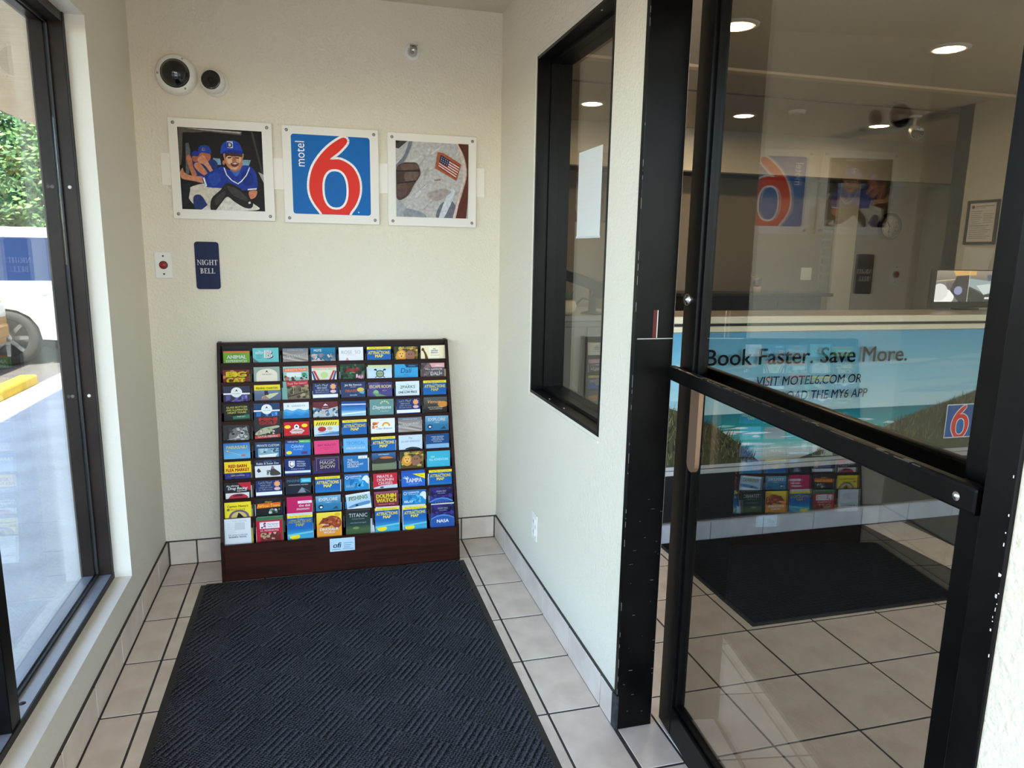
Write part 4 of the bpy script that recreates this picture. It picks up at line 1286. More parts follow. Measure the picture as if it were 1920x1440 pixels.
def c_paddle(a):
    a.grad(-5.4, -21.5, 5.4, 0, [(0, (170, 200, 226)), (.8, (206, 224, 238)), (1, (176, 206, 232))]); a.rect(-5.4, -1.4, 5.4, 0, (206, 214, 166)); a.line([(-2.2, -2.0), (2.2, -5.8)], .35, (44, 46, 44)); a.line([(2.2, -2.0), (-2.2, -5.8)], .35, (44, 46, 44)); a.ell(0, -4.0, 1.9, 1.7, (56, 92, 76)); a.ell(0, -4.0, 1.5, 1.3, (150, 170, 140)); T(a, 'KAYAK', -4.3, .6, (40, 60, 50), 2.6)
    a.ell(-2.1, -2.1, .6, .4, BLK); a.ell(2.1, -2.1, .6, .4, BLK)


def c_dali(a):
    bg(a, (62, 160, 214)); a.poly([(-.8, 0), (5.4, 0), (5.4, -1.5), (0, -1.5)], (24, 60, 90)); T(a, 'exhibition', -1.0, .55, SKY_, 4, u=2.6); a.text('Dalí', 0, -4.0, 2.1, (20, 60, 100), shear=.15, w=5.2); T(a, 'and art', -5.0, .5, (20, 60, 100), 3.4); a.line([(-4.6, -5.5), (4.6, -5.5)], .08, (20, 60, 100))


def c_daliplus(a):
    bg(a, (92, 80, 82)); a.blots(-5.4, -6.4, 0, 0, 20, [(120, 104, 104), (70, 60, 64), (140, 110, 110)], .5, 1.3, 7); a.poly([(-1.6, 0), (5.4, 0), (5.4, -2.0), (-.6, -2.0)], (226, 170, 170)); T(a, 'exhibition', -1.4, .6, WHT, 4, u=2.6); T(a, 'PAUL CARPENTER', -3.2, .7, WHT, 8, u=.4); T(a, 'DALÍ+', -5.7, 1.6, WHT, 5.4, u=1.6, bold=.02)


def c_fishch(a):
    a.grad(-5.4, -21.5, 5.4, 0, [(0, (80, 90, 110)), (.8, (96, 108, 136)), (1, (140, 160, 190))]); a.rect(-5.4, -2.3, 5.4, 0, YEL); T(a, 'FISHING CHARTERS', -1.9, .9, (60, 60, 30), 9.2, bold=.02); a.poly(catmull([(-2.4, -5.6), (0, -4.2), (4.6, -3.6), (3.2, -4.9), (.4, -6.2)], 4), (206, 208, 170)); a.poly([(-1.2, -2.6), (.2, -2.6), (.6, -4.4), (-1.2, -4.6)], (50, 40, 50)); a.poly([(-3, -6.4), (-1, -4.4), (1, -6.4)], (170, 130, 110))


def c_gators(a):
    bg(a, (126, 170, 160)); a.rect(-3.9, -21, 5.4, 0, (112, 100, 80)); a.blots(-3.9, -8, 5.4, -2.2, 40, [(150, 134, 100), (84, 76, 60), (180, 160, 120), (110, 130, 100), (60, 56, 46)], .4, 1.2, 13); a.line([(-3.8, -7), (5.3, -5)], .5, (70, 52, 40)); a.rect(-3.9, -2.2, 5.4, -.2, (196, 40, 60)); T(a, 'Feed The Gators!', -1.6, .85, (240, 200, 190), 8, u=.7, bold=.02); a.line([(-1, -3), (-1.3, -6)], .25, (180, 160, 120)); a.line([(2.2, -2.8), (2.4, -5.4)], .25, (180, 160, 120))


def c_jet(a):
    a.grad(-5.4, -21.5, 5.4, 0, [(0, (50, 70, 100)), (.8, (46, 66, 104)), (1, (38, 54, 100))]); T(a, 'Jet Ski Rentals', -1.7, .9, WHT, 8.6, bold=.02); T(a, 'and tours', -2.4, .45, WHT, 3.6); T(a, 'PIRATE', -4.5, 1.1, (230, 110, 60), 5.6, u=-1, bold=.03); a.ell(3.2, -3.6, 1.6, 1.0, (224, 190, 90)); a.poly([(2.4, -5), (5, -4.2), (4.6, -5.6)], (90, 170, 210)); T(a, 'dunedin', -6.2, .7, (200, 220, 240), 4)


def c_escape(a):
    bg(a, (78, 70, 128)); a.blots(-5.4, -6.5, 5.4, 0, 14, [(92, 84, 144), (66, 58, 112)], .8, 2, 2); T(a, 'ESCAPE ROOM', -2.6, 1.35, (244, 222, 170), 9.6, bold=.03); a.ell(-2, -4.6, 1.2, 1.1, (140, 190, 130)); a.poly([(-3, -4.6), (3, -6.4), (-2, -6.4)], (110, 160, 110)); T(a, 'solve it', -4.0, .5, (200, 200, 220), 3, u=1.8)


def c_garden(a):
    bg(a, (222, 234, 236)); T(a, 'the', -1.6, .5, (90, 110, 110), 2); T(a, '2PARKS', -3.3, 1.4, (60, 96, 96), 7.4, shear=.1, bold=.01); T(a, 'all day every day', -4.2, .45, (90, 110, 120), 6); T(a, 'ONE LOW PRICE', -5.5, .95, (30, 50, 60), 8.4, bold=.03)


def c_glassb(a):
    bg(a, (30, 32, 28)); a.ell(0, -3.2, 4.8, 2.4, (60, 62, 56)); a.ell(0, -3.2, 4.4, 2.1, (24, 28, 26))
    for k, s_ in enumerate(('GLASS BOTTOM', 'AND ILLUMINATED', 'NIGHT TOURS')):
        T(a, s_, -1.7 - k * 1.15, .8, (236, 226, 110), 8.6, bold=.025)
    a.poly([(-1.8, -5.2), (5, -4.6), (5, -6.4), (-1.8, -6.4)], (50, 120, 90)); T(a, 'kayak tours', -5.6, .5, WHT, 4, u=1.6)


def c_wave(a):
    bg(a, (236, 240, 242)); T(a, 'SARASOTA', -1.9, .8, (120, 140, 150), 6.4, u=1.0); T(a, '&', -1.9, 1.1, (140, 160, 170), 2, u=-3.4)
    for k, c in enumerate(((90, 170, 220), (60, 150, 214), (40, 128, 196))):
        a.poly([(-5.4, -21)] + [(-5.4 + i * .9, -3.2 - k * 1.1 + .4 * math.sin(i * 1.1 + k)) for i in range(13)] + [(5.4, -21)], c)


def c_maroon(a):
    a.blots(-5.4, -21, 5.4, 0, 1, [BLK], .1, .2, 1); bg(a, (180, 196, 206)); a.blots(-5.4, -7, 5.4, -2.4, 40, [(90, 120, 150), (220, 220, 220), (60, 84, 110), (196, 176, 150)], .3, 1.0, 14); a.poly([(-5.4, -2.2), (0, -3.4), (5.4, -2.2), (5.4, 0), (-5.4, 0)], (112, 42, 48)); a.poly([(-1, -1.6), (0, -.7), (1.2, -1.6)], WHT); T(a, 'sanctuary', -2.6, .5, (220, 190, 190), 3)


def c_sea(a):
    a.grad(-5.4, -21.5, 5.4, 0, [(0, (120, 170, 200)), (.75, (170, 210, 224)), (.82, (60, 130, 196)), (.93, (44, 96, 176)), (1, (26, 50, 116))]); a.rect(-5.4, -1.7, 5.4, -1.2, (216, 226, 236)); T(a, 'FIND YOUR PARADISE', -2.6, .6, (40, 60, 140), 7); a.poly([(-5.4, -5.6), (5.4, -4.6), (5.4, -5.0), (-5.4, -6.2)], WHT)


def c_teal(a):
    bg(a, (106, 150, 146)); a.text('Daytona', 0, -4.4, 1.5, WHT, bold=.03, shear=.3, w=8.4); [a.ell(math.cos(k * .6 + .35) * 1.8 + 1.3, -2.4 + math.sin(k * .6 + .35) * 1.5, .36, .36, (226, 214, 120)) for k in range(5)]; T(a, 'a fun place', -5.7, .6, (220, 230, 226), 5, u=1.2)


def c_sunset(a):
    a.grad(-5.4, -21.5, 5.4, 0, [(0, (30, 28, 26)), (.72, (40, 34, 28)), (.82, (70, 60, 48)), (1, (92, 96, 92))]); a.ell(3.4, -3.4, 2.4, 1.4, (214, 140, 60)); a.text('Venue', -.6, -2.8, 1.5, (236, 170, 110), shear=.35, w=6); T(a, 'OUT OF THE ORDINARY', -5.0, .5, (220, 214, 200), 7); T(a, 'TOURS & RENTALS', -5.8, .5, (220, 214, 200), 7)


def c_cat(a):
    bg(a, (52, 52, 52)); a.ell(1.2, -5.2, 4.2, 4.4, (120, 120, 118)); a.blots(-3, -7, 5, -1, 30, [(160, 160, 158), (90, 90, 90), (196, 196, 194), (70, 70, 70)], .3, 1.1, 17); a.poly([(2.8, -1.6), (4.2, -.3), (4.8, -2.6)], (150, 150, 148)); a.ell(-1.2, -3.8, .6, .4, BLK); a.ell(2.4, -3.4, .6, .4, BLK); a.ell(.8, -5.2, .7, .5, (220, 210, 206)); a.line([(-4, -1), (-3, -7)], .4, (40, 40, 40)); a.line([(.4, -5.6), (-3.6, -6.4)], .1, WHT); a.line([(1.2, -5.6), (5, -6.2)], .1, WHT)


def c_golf(a):
    bg(a, (44, 46, 46)); a.text('MINI', .4, -1.9, 1.35, (222, 50, 56), bold=.04, w=7.2); a.text('GOLF', .4, -3.6, 1.35, (222, 50, 56), bold=.04, w=7.2)
    a.poly(catmull([(-5, -7.2), (-2, -5.2), (1, -4.6), (4.4, -4.2), (4.8, -5), (1.6, -5.8), (2.8, -6.4), (-1, -7.6), (-4.6, -8.2)], 4), (186, 180, 150)); a.blots(-4, -8, 3, -5, 16, [(150, 146, 120), (210, 204, 180)], .3, .7, 19); a.poly([(-5.4, -8.6), (5.2, -8.0), (5.2, -9.2), (-5.4, -9.8)], (206, 60, 50)); T(a, 'GATOR FEEDING', -9.2, .8, WHT, 8.4, bold=.02)


def c_redoval(a):
    bg(a, (204, 30, 44)); a.ell(-3.8, -2.1, 1.3, .8, YEL); a.ell(3.4, -1.7, 1.3, .8, YEL); a.ell(0, -2.2, 1.1, 1.1, WHT); a.poly([(-.6, -2.4), (0, -1.4), (.6, -2.4)], BLK); a.poly([(-3, -4.2), (-1.6, -3.0), (2, -3.0), (3.4, -4.0), (2.4, -4.9), (-2, -4.9)], (232, 214, 210)); T(a, 'COMEDIANS', -4.3, .8, (200, 40, 50), 5, bold=.02); T(a, 'Dinner Show', -5.4, .6, WHT, 5); a.rect(-5.4, -6.8, 5.4, -6.0, (40, 20, 20))


def c_crab(a):
    bg(a, (210, 226, 232)); a.rect(-5.4, -2.6, 5.4, 0, (244, 222, 50)); [a.line([(-4.4 + k * 1.0, -2.3), (-3.7 + k * 1.0, -.9)], .35, (50, 60, 60)) for k in range(9)]; a.ell(-2.0, -4.0, 1.8, 1.1, (190, 40, 50)); a.ell(1.4, -3.8, 1.1, .8, (214, 180, 150)); T(a, 'seafood & oysters', -5.6, .7, (40, 70, 110), 7); a.poly([(-5.4, -6.6), (5.4, -5.2), (5.4, -6.8), (-5.4, -6.8)], (80, 130, 190))


def c_flower(a):
    bg(a, (240, 240, 240)); a.blots(-4.8, -4.6, -2.0, -1.4, 12, [(240, 140, 60), (236, 110, 50), (244, 170, 90)], .4, .8, 3)
    for rr, cc in ((1.9, (236, 150, 60)), (1.4, (246, 200, 90)), (1.0, (240, 240, 240))):
        a.ell(1.4, -3.6, rr, rr, cc, 14, 0, 180)
    a.text('Clear Bottom', .6, -5.0, .9, (60, 76, 120), shear=.3, w=7); T(a, 'boat tours', -1.0, .4, (170, 170, 170), 3)


def c_parasail(a):
    a.grad(-5.4, -21.5, 5.4, 0, [(0, (120, 190, 226)), (.75, (110, 180, 226)), (1, (46, 116, 190))]); T(a, 'PARASAIL!', -2.5, 1.3, (244, 234, 150), 9.2, bold=.03); a.ell(-3.8, -3.4, .5, .4, (240, 170, 60)); a.line([(-3.4, -3.6), (2, -5.6)], .08, WHT); a.ell(2.6, -5.6, .9, .4, (200, 110, 100))


def c_private(a):
    bg(a, (38, 72, 112)); T(a, 'PRIVATE CUSTOM', -1.9, .95, WHT, 9.2); a.rect(-4.2, -7, 4.4, -2.6, (130, 170, 190)); a.poly([(-4, -5.6), (4, -5.0), (3, -6.6), (-3.4, -6.6)], (236, 238, 238)); a.blots(-4.2, -4.6, 4.4, -2.8, 14, [(70, 110, 100), (180, 200, 206), (60, 90, 110)], .3, .8, 4)


def c_caladesi(a):
    bg(a, (44, 116, 196)); a.rect(-5.4, -1.5, .4, 0, (48, 54, 110)); a.rect(.4, -1.3, 5.4, 0, (80, 180, 96)); T(a, 'TAMPA BAY FUN', -1.1, .6, WHT, 4.4, u=-2.2); T(a, 'dolphin tours', -.9, .5, WHT, 4, u=2.8); a.text('Caladesi', -.2, -3.4, 1.3, (186, 216, 240), shear=.2, w=5.4); T(a, 'ISLAND', -4.6, .8, (150, 200, 236), 4.4); a.ell(-3.8, -5.6, 1.2, .8, YEL); a.rect(1.4, -6.4, 4, -5.2, (90, 60, 110))


def c_pink(a):
    bg(a, (232, 70, 122)); T(a, 'BAY ROUTES', -2.5, .9, (120, 30, 70), 7.6); T(a, 'art and history trail', -3.5, .5, (180, 40, 90), 6); T(a, 'visitors', -4.2, .45, (180, 40, 90), 3)


def c_tropical(a):
    bg(a, (112, 180, 226)); T(a, 'TROPICAL', -3.0, 1.5, (60, 130, 200), 8.4); T(a, 'WILDLIFE CRUISE', -4.9, .8, WHT, 8.4, bold=.02)


def c_springs(a):
    bg(a, (206, 222, 234)); T(a, 'The', -1.9, .9, (90, 120, 140), 2.2, shear=.3); T(a, 'SILVER SPRINGS', -3.4, .85, (110, 130, 150), 9); a.poly(catmull([(-2.6, -6.6), (0, -5.6), (3.4, -6.0), (4.4, -6.8)], 3), (40, 50, 60))


def c_navytxt(a):
    bg(a, (140, 184, 220)); a.rect(-5.4, -4.6, 5.4, 0, (28, 76, 128))
    for k in range(4):
        T(a, ('WHERE MEMORIES', 'ARE MADE ON', 'THE BLUE WATER', 'come and see')[k], -1.5 - k * .75, .5, (220, 230, 240), 7 - (k % 2) * 2)


def c_barn(a):
    bg(a, (46, 52, 120)); a.rect(-5.4, -4.9, 5.4, 0, (250, 214, 40)); T(a, 'RED BARN', -2.6, 1.3, (206, 40, 40), 7.4, bold=.04); T(a, 'FLEA MARKET', -4.3, 1.3, (206, 40, 40), 9.4, bold=.04); a.blots(-5.2, -7.4, 5.2, -5.0, 10, [(30, 40, 100), (70, 76, 150)], .5, 1, 3); T(a, 'open weekends', -6.3, .6, (230, 210, 90), 6)


def c_zoo(a):
    bg(a, (226, 226, 226)); a.rect(-5.4, -2.4, 5.4, 0, (36, 44, 80)); T(a, 'Robin & Susan Zoo', -1.9, .95, WHT, 9.2, bold=.02); T(a, 'things to do', -.8, .45, SKY_, 6); a.poly([(-4.6, -4.6), (-4, -3.4), (-3.4, -3.8), (-2.8, -5), (-4, -5.4)], (60, 62, 66)); a.poly(catmull([(1.0, -6.8), (1.2, -4.2), (2.0, -3.0), (2.8, -4.0), (4.8, -5.6), (5, -6.8)], 3), (70, 64, 60)); a.ell(2.0, -3.4, .6, .7, (150, 120, 104)); a.blots(-.6, -6.6, 1, -4.4, 8, [(130, 130, 130), (90, 90, 90)], .3, .7, 2)


def c_milit(a):
    bg(a, (26, 48, 104)); a.poly([(-3.8, -.9), (-1.2, -.9), (-1.2, -3.2), (-2.5, -4.2), (-3.8, -3.2)], (220, 224, 230)); a.poly([(-3.3, -1.3), (-1.7, -1.3), (-1.7, -3.0), (-2.5, -3.6), (-3.3, -3.0)], (150, 60, 70)); a.ell(-2.4, -2.2, .7, .9, WHT)
    for k, s_ in enumerate(('Military', 'Heritage', 'Museum')):
        a.text(s_, -.3, -1.7 - k * .95, .75, (206, 214, 230), maxw=4, al='l')
    T(a, 'a tribute to service', -4.8, .5, (190, 200, 220), 7); a.rect(-5.4, -6.4, 5.4, -5.4, (226, 228, 232))


def c_magic(a):
    bg(a, (52, 36, 86)); a.line([(-4.8, -6.2), (-4.8, -.5), (4.8, -.5), (4.8, -6.2)], .12, (170, 140, 90)); T(a, 'an evening to remember', -1.6, .5, (200, 190, 220), 6.4); T(a, 'MAGIC', -3.4, 1.5, (230, 220, 190), 7.6, bold=.01); T(a, 'SHOW', -5.3, 1.5, (230, 220, 190), 6.8, bold=.01)


def c_car(a):
    a.grad(-5.4, -21.5, 5.4, 0, [(0, (90, 96, 80)), (.76, (120, 130, 100)), (.82, (40, 44, 44)), (1, (60, 110, 160))]); a.poly(catmull([(-4.8, -3.6), (-2, -2.0), (2, -1.8), (5, -3.2), (4.4, -4.6), (-4.6, -4.8)], 4), (54, 50, 48)); a.poly(catmull([(-2, -2.2), (1, -1.6), (4.4, -2.4), (1, -2.7)], 3), (214, 120, 60)); T(a, 'auto museum', -.9, .6, WHT, 6)


def c_turq(a):
    bg(a, (64, 178, 206)); T(a, 'SEA', -3.0, .8, (200, 230, 240), 2.4, u=-2.6); T(a, 'ALL ADVENTURE', -4.4, 1.0, (210, 236, 244), 9)


def c_drag(a):
    bg(a, (36, 34, 38)); a.poly([(0, 0), (5.4, 0), (5.4, -3.6), (2.4, -2.6)], (196, 36, 56)); T(a, 'the ultimate', -1.6, .8, WHT, 5, u=-2, shear=.25, bold=.02); T(a, 'Drag Racing', -2.9, 1.1, WHT, 8.6, shear=.25, bold=.035); T(a, 'Experience', -3.8, .6, WHT, 4.6, u=1.6, shear=.25, bold=.02); a.rect(-5.0, -8, 4.6, -4.4, (232, 230, 230)); a.poly(catmull([(-3.8, -6.6), (-2.4, -5.2), (1.4, -4.8), (3.8, -6), (3.4, -7), (-3.4, -7.2)], 4), (190, 50, 66)); a.poly(catmull([(-1.6, -5.4), (1, -5.1), (2, -5.8), (-1.8, -6)], 3), (60, 40, 50))


def c_marine(a):
    bg(a, (26, 34, 44)); a.rect(1.0, -2.3, 5.4, -.4, (74, 186, 220)); T(a, 'MARINE', -1.9, 1.2, (96, 140, 160), 5.4, u=-2, bold=.02); T(a, 'science', -1.6, .7, WHT, 3.4, u=3.2); T(a, 'contemporary wonders', -3.4, .6, (190, 200, 206), 8.4); a.poly([(-.4, -6.8), (1.4, -4.4), (2.4, -5.2), (3.2, -6.8)], (130, 140, 150)); a.line([(1.4, -4.4), (4.8, -6.6)], .25, (90, 110, 130))


def c_pirate(a):
    bg(a, (206, 34, 58)); T(a, 'PIRATE &', -2.0, 1.2, WHT, 7.8, u=-.2, bold=.02); T(a, 'DOLPHIN', -3.6, 1.2, WHT, 8, bold=.02); T(a, 'CRUISES', -5.2, 1.2, WHT, 8, bold=.02); a.poly([(-5.4, -21), (-5.4, -6.4), (-2, -5.6), (5.4, -5.4), (5.4, -21)], (206, 214, 222)); a.ell(-1.6, -6.4, .9, .4, (70, 80, 90))


def c_tampa(a):
    a.grad(-5.4, -21.5, 5.4, 0, [(0, (40, 104, 190)), (.8, (44, 104, 196)), (1, (36, 84, 170))]); a.poly([(-.4, -1.6), (5.4, -1.6), (5.4, -4.2)], YEL); T(a, 'BAY AREA', -2.6, .45, (60, 60, 30), 3, u=3.2, rot=-.35); a.text('TAMPA', .2, -5.6, 1.9, WHT, bold=.035, w=7.4); T(a, 'do the bay in a day', -6.4, .4, (200, 220, 240), 6); [a.line([(-3.4, -3.6), (-3.4 + 1.4 * math.cos(q), -3.4 + 1.0 * math.sin(q))], .2, WHT) for q in (.2, .9, 2.0, 2.9)]


def c_captain(a):
    bg(a, (246, 222, 44)); T(a, "Captain Memo's", -2.2, .9, (130, 50, 30), 9.2, shear=.15, bold=.02); a.ell(0.4, -6.8, 4.2, 3.4, (110, 90, 130), 24, 0, 180); a.ell(.4, -6.8, 3.2, 2.6, (214, 190, 110), 24, 0, 180); a.poly([(-.6, -6.8), (.2, -4.6), (1.0, -5.2), (2.4, -6.8)], BLK); a.ell(-3.9, -3.2, .6, .6, (120, 110, 70)); T(a, 'PIRATE CRUISE', -3.6, .75, (110, 70, 40), 6)


def c_airboat(a):
    bg(a, (26, 26, 28)); T(a, 'Alligator', -1.5, .6, (250, 220, 60), 5, bold=.02); a.poly([(-5, -4.0), (-4.6, -1.9), (5, -1.6), (5, -3.6)], (236, 100, 40)); T(a, 'Airboat Tours', -3.5, 1.3, (250, 220, 60), 9.2, bold=.03); a.blots(0, -6.6, 4.6, -4.4, 12, [(110, 150, 120), (210, 214, 210), (70, 90, 80)], .3, .8, 3)


def c_dalimus(a):
    bg(a, (196, 30, 92)); a.rect(-.8, -3.1, 5.2, -1.9, (240, 220, 228)); T(a, 'exhibition', -2.75, .6, (196, 30, 92), 4.6, u=2.2); T(a, 'the dali', -4.6, 1.1, WHT, 5.6, u=2.0, bold=.02); T(a, 'museum', -6.0, 1.1, WHT, 6.4, u=1.4, bold=.02)


def c_fishing(a):
    bg(a, (176, 206, 226)); a.rect(-5.4, -.9, 5.4, 0, (226, 230, 230)); a.text('FISHING', 0, -3.0, 1.7, (40, 64, 50), bold=.03, w=8); a.text('FISHING', 0, -3.0, 1.5, (170, 170, 90), bold=.0, w=7.7); a.poly(catmull([(-4.8, -5.8), (-1, -4.6), (4.8, -4.2), (3.8, -6.0), (-2, -6.6)], 4), (90, 140, 180)); a.ell(-1, -5.4, .6, .5, (40, 50, 60)); a.poly([(-5.4, -21), (-5.4, -6.4), (5.4, -5.6), (5.4, -21)], (226, 234, 240))


def c_dolphin(a):
    bg(a, (122, 34, 62)); a.rect(-5.4, -1.0, 5.4, 0, (150, 76, 100)); T(a, 'DOLPHIN', -2.9, 1.7, YEL, 8.8, bold=.05); T(a, 'WATCH', -5.0, 1.7, YEL, 8.8, bold=.05); T(a, 'Guaranteed sightings', -6.2, .6, (240, 150, 130), 8.6)


def c_white(a):
    bg(a, (226, 228, 230)); [a.rect(-4.2, -2.0 - k * .8, -1.4 + (k % 3) * .4, -1.85 - k * .8, (196, 200, 204)) for k in range(7)]; a.rect(-1.2, -4.8, 3.0, -1.6, (206, 208, 212)); T(a, 'SCAN FOR MORE', -1.2, .5, (170, 174, 180), 5.6, u=.8); T(a, 'THE LATEST GUIDE FOR', -7.4, .6, (90, 96, 110), 8); T(a, 'BUSINESS TRAVEL', -8.3, .65, (60, 66, 84), 7.2, bold=.02)


def c_red(a):
    bg(a, (190, 28, 52)); a.rect(-5.4, -1.3, 5.4, 0, (60, 110, 74)); a.rect(-4, -5.0, 4.2, -2.0, (236, 226, 228)); a.blots(-3.8, -4.8, -1.4, -2.2, 8, [(60, 40, 50), (200, 180, 190), (150, 60, 80)], .3, .7, 4); T(a, 'The Salvage', -3.4, .7, (170, 30, 60), 4.6, u=1.4); T(a, 'Yacht Tours', -4.4, .6, (170, 30, 60), 4.6, u=1.4); T(a, 'ST. PETERSBURG', -6.2, .7, WHT, 8, bold=.02); a.rect(-3.8, -11, 4.6, -6.8, (110, 40, 40)); a.blots(-3.8, -10, 4.6, -6.8, 20, [(190, 160, 120), (80, 30, 30), (210, 190, 160), (150, 60, 50)], .4, .9, 8)


def c_dino(a):
    a.grad(-5.4, -21.5, 5.4, 0, [(0, (240, 170, 50)), (.7, (236, 150, 50)), (.85, (240, 200, 60)), (1, (246, 220, 70))]); a.poly(catmull([(-4.6, -5.4), (-3, -3.0), (-1, -2.2), (1.4, -1.6), (4.6, -2.8), (5.2, -6), (3.0, -7.6), (1.2, -6.0), (-.4, -6.6), (-3.4, -6.6), (-1.6, -5.2), (-3.4, -5.0)], 4), (150, 66, 36)); a.blots(-3, -6, 4.6, -2.4, 18, [(190, 90, 50), (120, 50, 30), (214, 120, 70)], .3, .9, 6); a.ell(-.6, -3.3, .35, .25, BLK); a.ell(3.6, -1.2, 1.3, .8, (226, 180, 40)); [a.poly([(-3.2 + k * .5, -5.4), (-3.0 + k * .5, -5.9), (-2.8 + k * .5, -5.4)], WHT) for k in range(6)]; T(a, 'DINOSAUR', -8.2, 1.1, WHT, 8.8, bold=.04); T(a, 'WORLD', -9.5, .9, WHT, 6, bold=.03)


def c_titanic(a):
    a.grad(-5.4, -21.5, 5.4, 0, [(0, (20, 30, 28)), (.6, (70, 96, 60)), (.68, (36, 64, 60)), (1, (28, 34, 36))]); T(a, 'TITANIC', -3.2, 1.7, (206, 206, 200), 8.2); T(a, 'THE ARTIFACT EXHIBITION', -4.2, .35, (170, 176, 170), 5.6); T(a, 'come aboard the legend', -6.0, .5, (160, 170, 166), 7); a.ell(-1.0, -8.2, 1.4, .6, (110, 140, 80))


# (art, what it looks like) row by row; labels never repeat a trade name
AM = (amap, 'blue attractions map leaflet with yellow top band')
PLAY = (play, 'navy leaflet with sun drawing and white band')
ROAD = (road, 'grey road-photo leaflet with slanted white capitals')
EXPL = (explore, 'steel-blue leaflet with bold white capitals')
LION = (lion, 'orange and brown big-cat photo leaflet')
CLR = (clear, 'blue underwater leaflet with a pale dolphin')
NAS = (nasa, 'dark violet leaflet with a curved blue planet')
TABLE = [
    [(c_animal, 'green leaflet with white animal lettering'), (c_b, 'turquoise leaflet with a big white letter'), ROAD, (c_mote, 'blue sea and rocks leaflet'), (c_rose, 'plain white leaflet with pale grey print'), AM, LION, (c_giraffe, 'cream leaflet with a brown giraffe')],
    [(c_bigcat, 'dark red leaflet with big yellow letters'), (c_arch, 'sage leaflet with cream arch'), (c_trolley, 'leaflet with orange title band and white vehicle'), (c_stripes, 'cream leaflet with red and blue slanting stripes'), (c_jungle, 'dark green leaflet with red script'), (c_paddle, 'pale blue leaflet with crossed paddles'), (c_dali, 'bright blue leaflet with dark script'), (c_daliplus, 'grey and pink leaflet with white capitals')],
    [(lambda a: aquarium(a, (52, 52, 78), (96, 88, 160)), 'dark dotted leaflet with white round emblem'), (c_fishch, 'yellow-banded leaflet with a caught fish'), (c_gators, 'red-banded boardwalk photo leaflet'), PLAY, (c_jet, 'dusk-blue leaflet with orange word'), (c_escape, 'purple leaflet with cream capitals'), (c_garden, 'pale leaflet with green and black print'), AM],
    [(c_glassb, 'black leaflet with yellow lettering'), (lambda a: aquarium(a, (30, 62, 104), (50, 120, 190)), 'navy dotted leaflet with white round emblem'), (c_wave, 'white leaflet with blue waves'), (c_maroon, 'maroon-topped leaflet with water photo'), (c_sea, 'blue horizon leaflet'), (c_teal, 'grey-green leaflet with white script'), PLAY, (c_sunset, 'dark sunset leaflet')],
    [(c_cat, 'black and white leaflet with a cat face'), (c_golf, 'dark leaflet with red letters and a reptile'), (c_redoval, 'red leaflet with two yellow ovals'), (c_crab, 'yellow-topped leaflet with a red crab'), AM, (c_flower, 'white leaflet with orange blossom'), ROAD, EXPL],
    [(c_parasail, 'sky-blue leaflet with pale yellow word'), (c_private, 'navy leaflet with a white boat'), (c_caladesi, 'blue leaflet with green corner tab'), (c_pink, 'hot pink leaflet'), (c_tropical, 'light blue leaflet with darker blue capitals'), AM, (c_springs, 'pale grey-blue leaflet with thin capitals'), (c_navytxt, 'navy leaflet with light blue foot')],
    [(c_barn, 'yellow leaflet with red market lettering'), (c_zoo, 'navy-banded leaflet with grey animals'), (c_milit, 'navy leaflet with shield emblem'), (c_magic, 'dark purple leaflet with cream capitals'), (holo, 'blue leaflet with stacked white words'), (c_car, 'dusk photo leaflet with a dark car'), LION, (c_turq, 'turquoise leaflet with pale words')],
    [(c_drag, 'black and red leaflet with a red car'), PLAY, (c_marine, 'black leaflet with cyan box'), AM, CLR, (c_pirate, 'red leaflet with white cruise lettering'), (c_tampa, 'royal blue leaflet with yellow corner'), AM],
    [(c_captain, 'yellow pirate leaflet'), (c_airboat, 'black leaflet with orange and yellow title'), (c_dalimus, 'magenta leaflet with white words'), EXPL, (c_fishing, 'crooked pale blue fishing leaflet'), (c_dolphin, 'maroon leaflet with big yellow letters'), CLR, NAS],
    [(c_white, 'white leaflet with grey print'), (c_red, 'red leaflet with white panel'), AM, (c_dino, 'yellow and orange dinosaur leaflet'), (c_titanic, 'dark green leaflet with white capitals'), AM, AM, NAS],
]
CWID, CHGT = .109, .215
TILT = math.radians(5)
paper_me = MB().box(-CWID / 2, -CHGT, -.0022, CWID / 2, 0, 0).mesh('leaflet', PAPER)
ART_ME = {}
rl = random.Random(42)
TOP_DZ = {(0, 0): -.010, (1, 0): -.010, (4, 0): -.004, (2, 2): .016, (4, 1): .030, (1, 4): .004, (6, 3): 0, (5, 3): -.006, (7, 0): -.004, (3, 1): .002}
ROLLS = {(8, 4): .10, (4, 0): -.05, (2, 2): .05, (3, 0): .02}
BEHIND = {(0, 7): (.010, 0), (2, 2): (-.012, -.004), (9, 2): (.002, .008), (9, 5): (.004, .007), (9, 6): (-.004, .007), (9, 1): (.005, .004), (8, 0): (.002, .007), (8, 1): (-.004, .006), (8, 4): (.006, .006),
          (8, 5): (.003, .006), (8, 2): (.004, .004), (7, 3): (.003, .006), (7, 7): (-.002, .005), (6, 3): (-.006, .002), (9, 0): (-.002, .004), (7, 4): (.002, .004), (5, 5): (.004, .004), (4, 6): (.003, .005),
          (4, 7): (.003, .004), (6, 4): (.004, .004), (7, 0): (.003, .005), (1, 5): (-.004, .005), (6, 0): (.003, .003), (9, 7): (.002, .004), (3, 4): (-.004, .012)}
BACK_COL = {(0, 7): (238, 220, 178), (2, 2): (130, 176, 168), (9, 1): (70, 120, 86), (8, 5): (150, 80, 104), (8, 4): (140, 56, 84), (8, 0): (196, 190, 90), (3, 4): (30, 52, 112), (6, 3): (64, 48, 96), (6, 0): (230, 200, 60)}


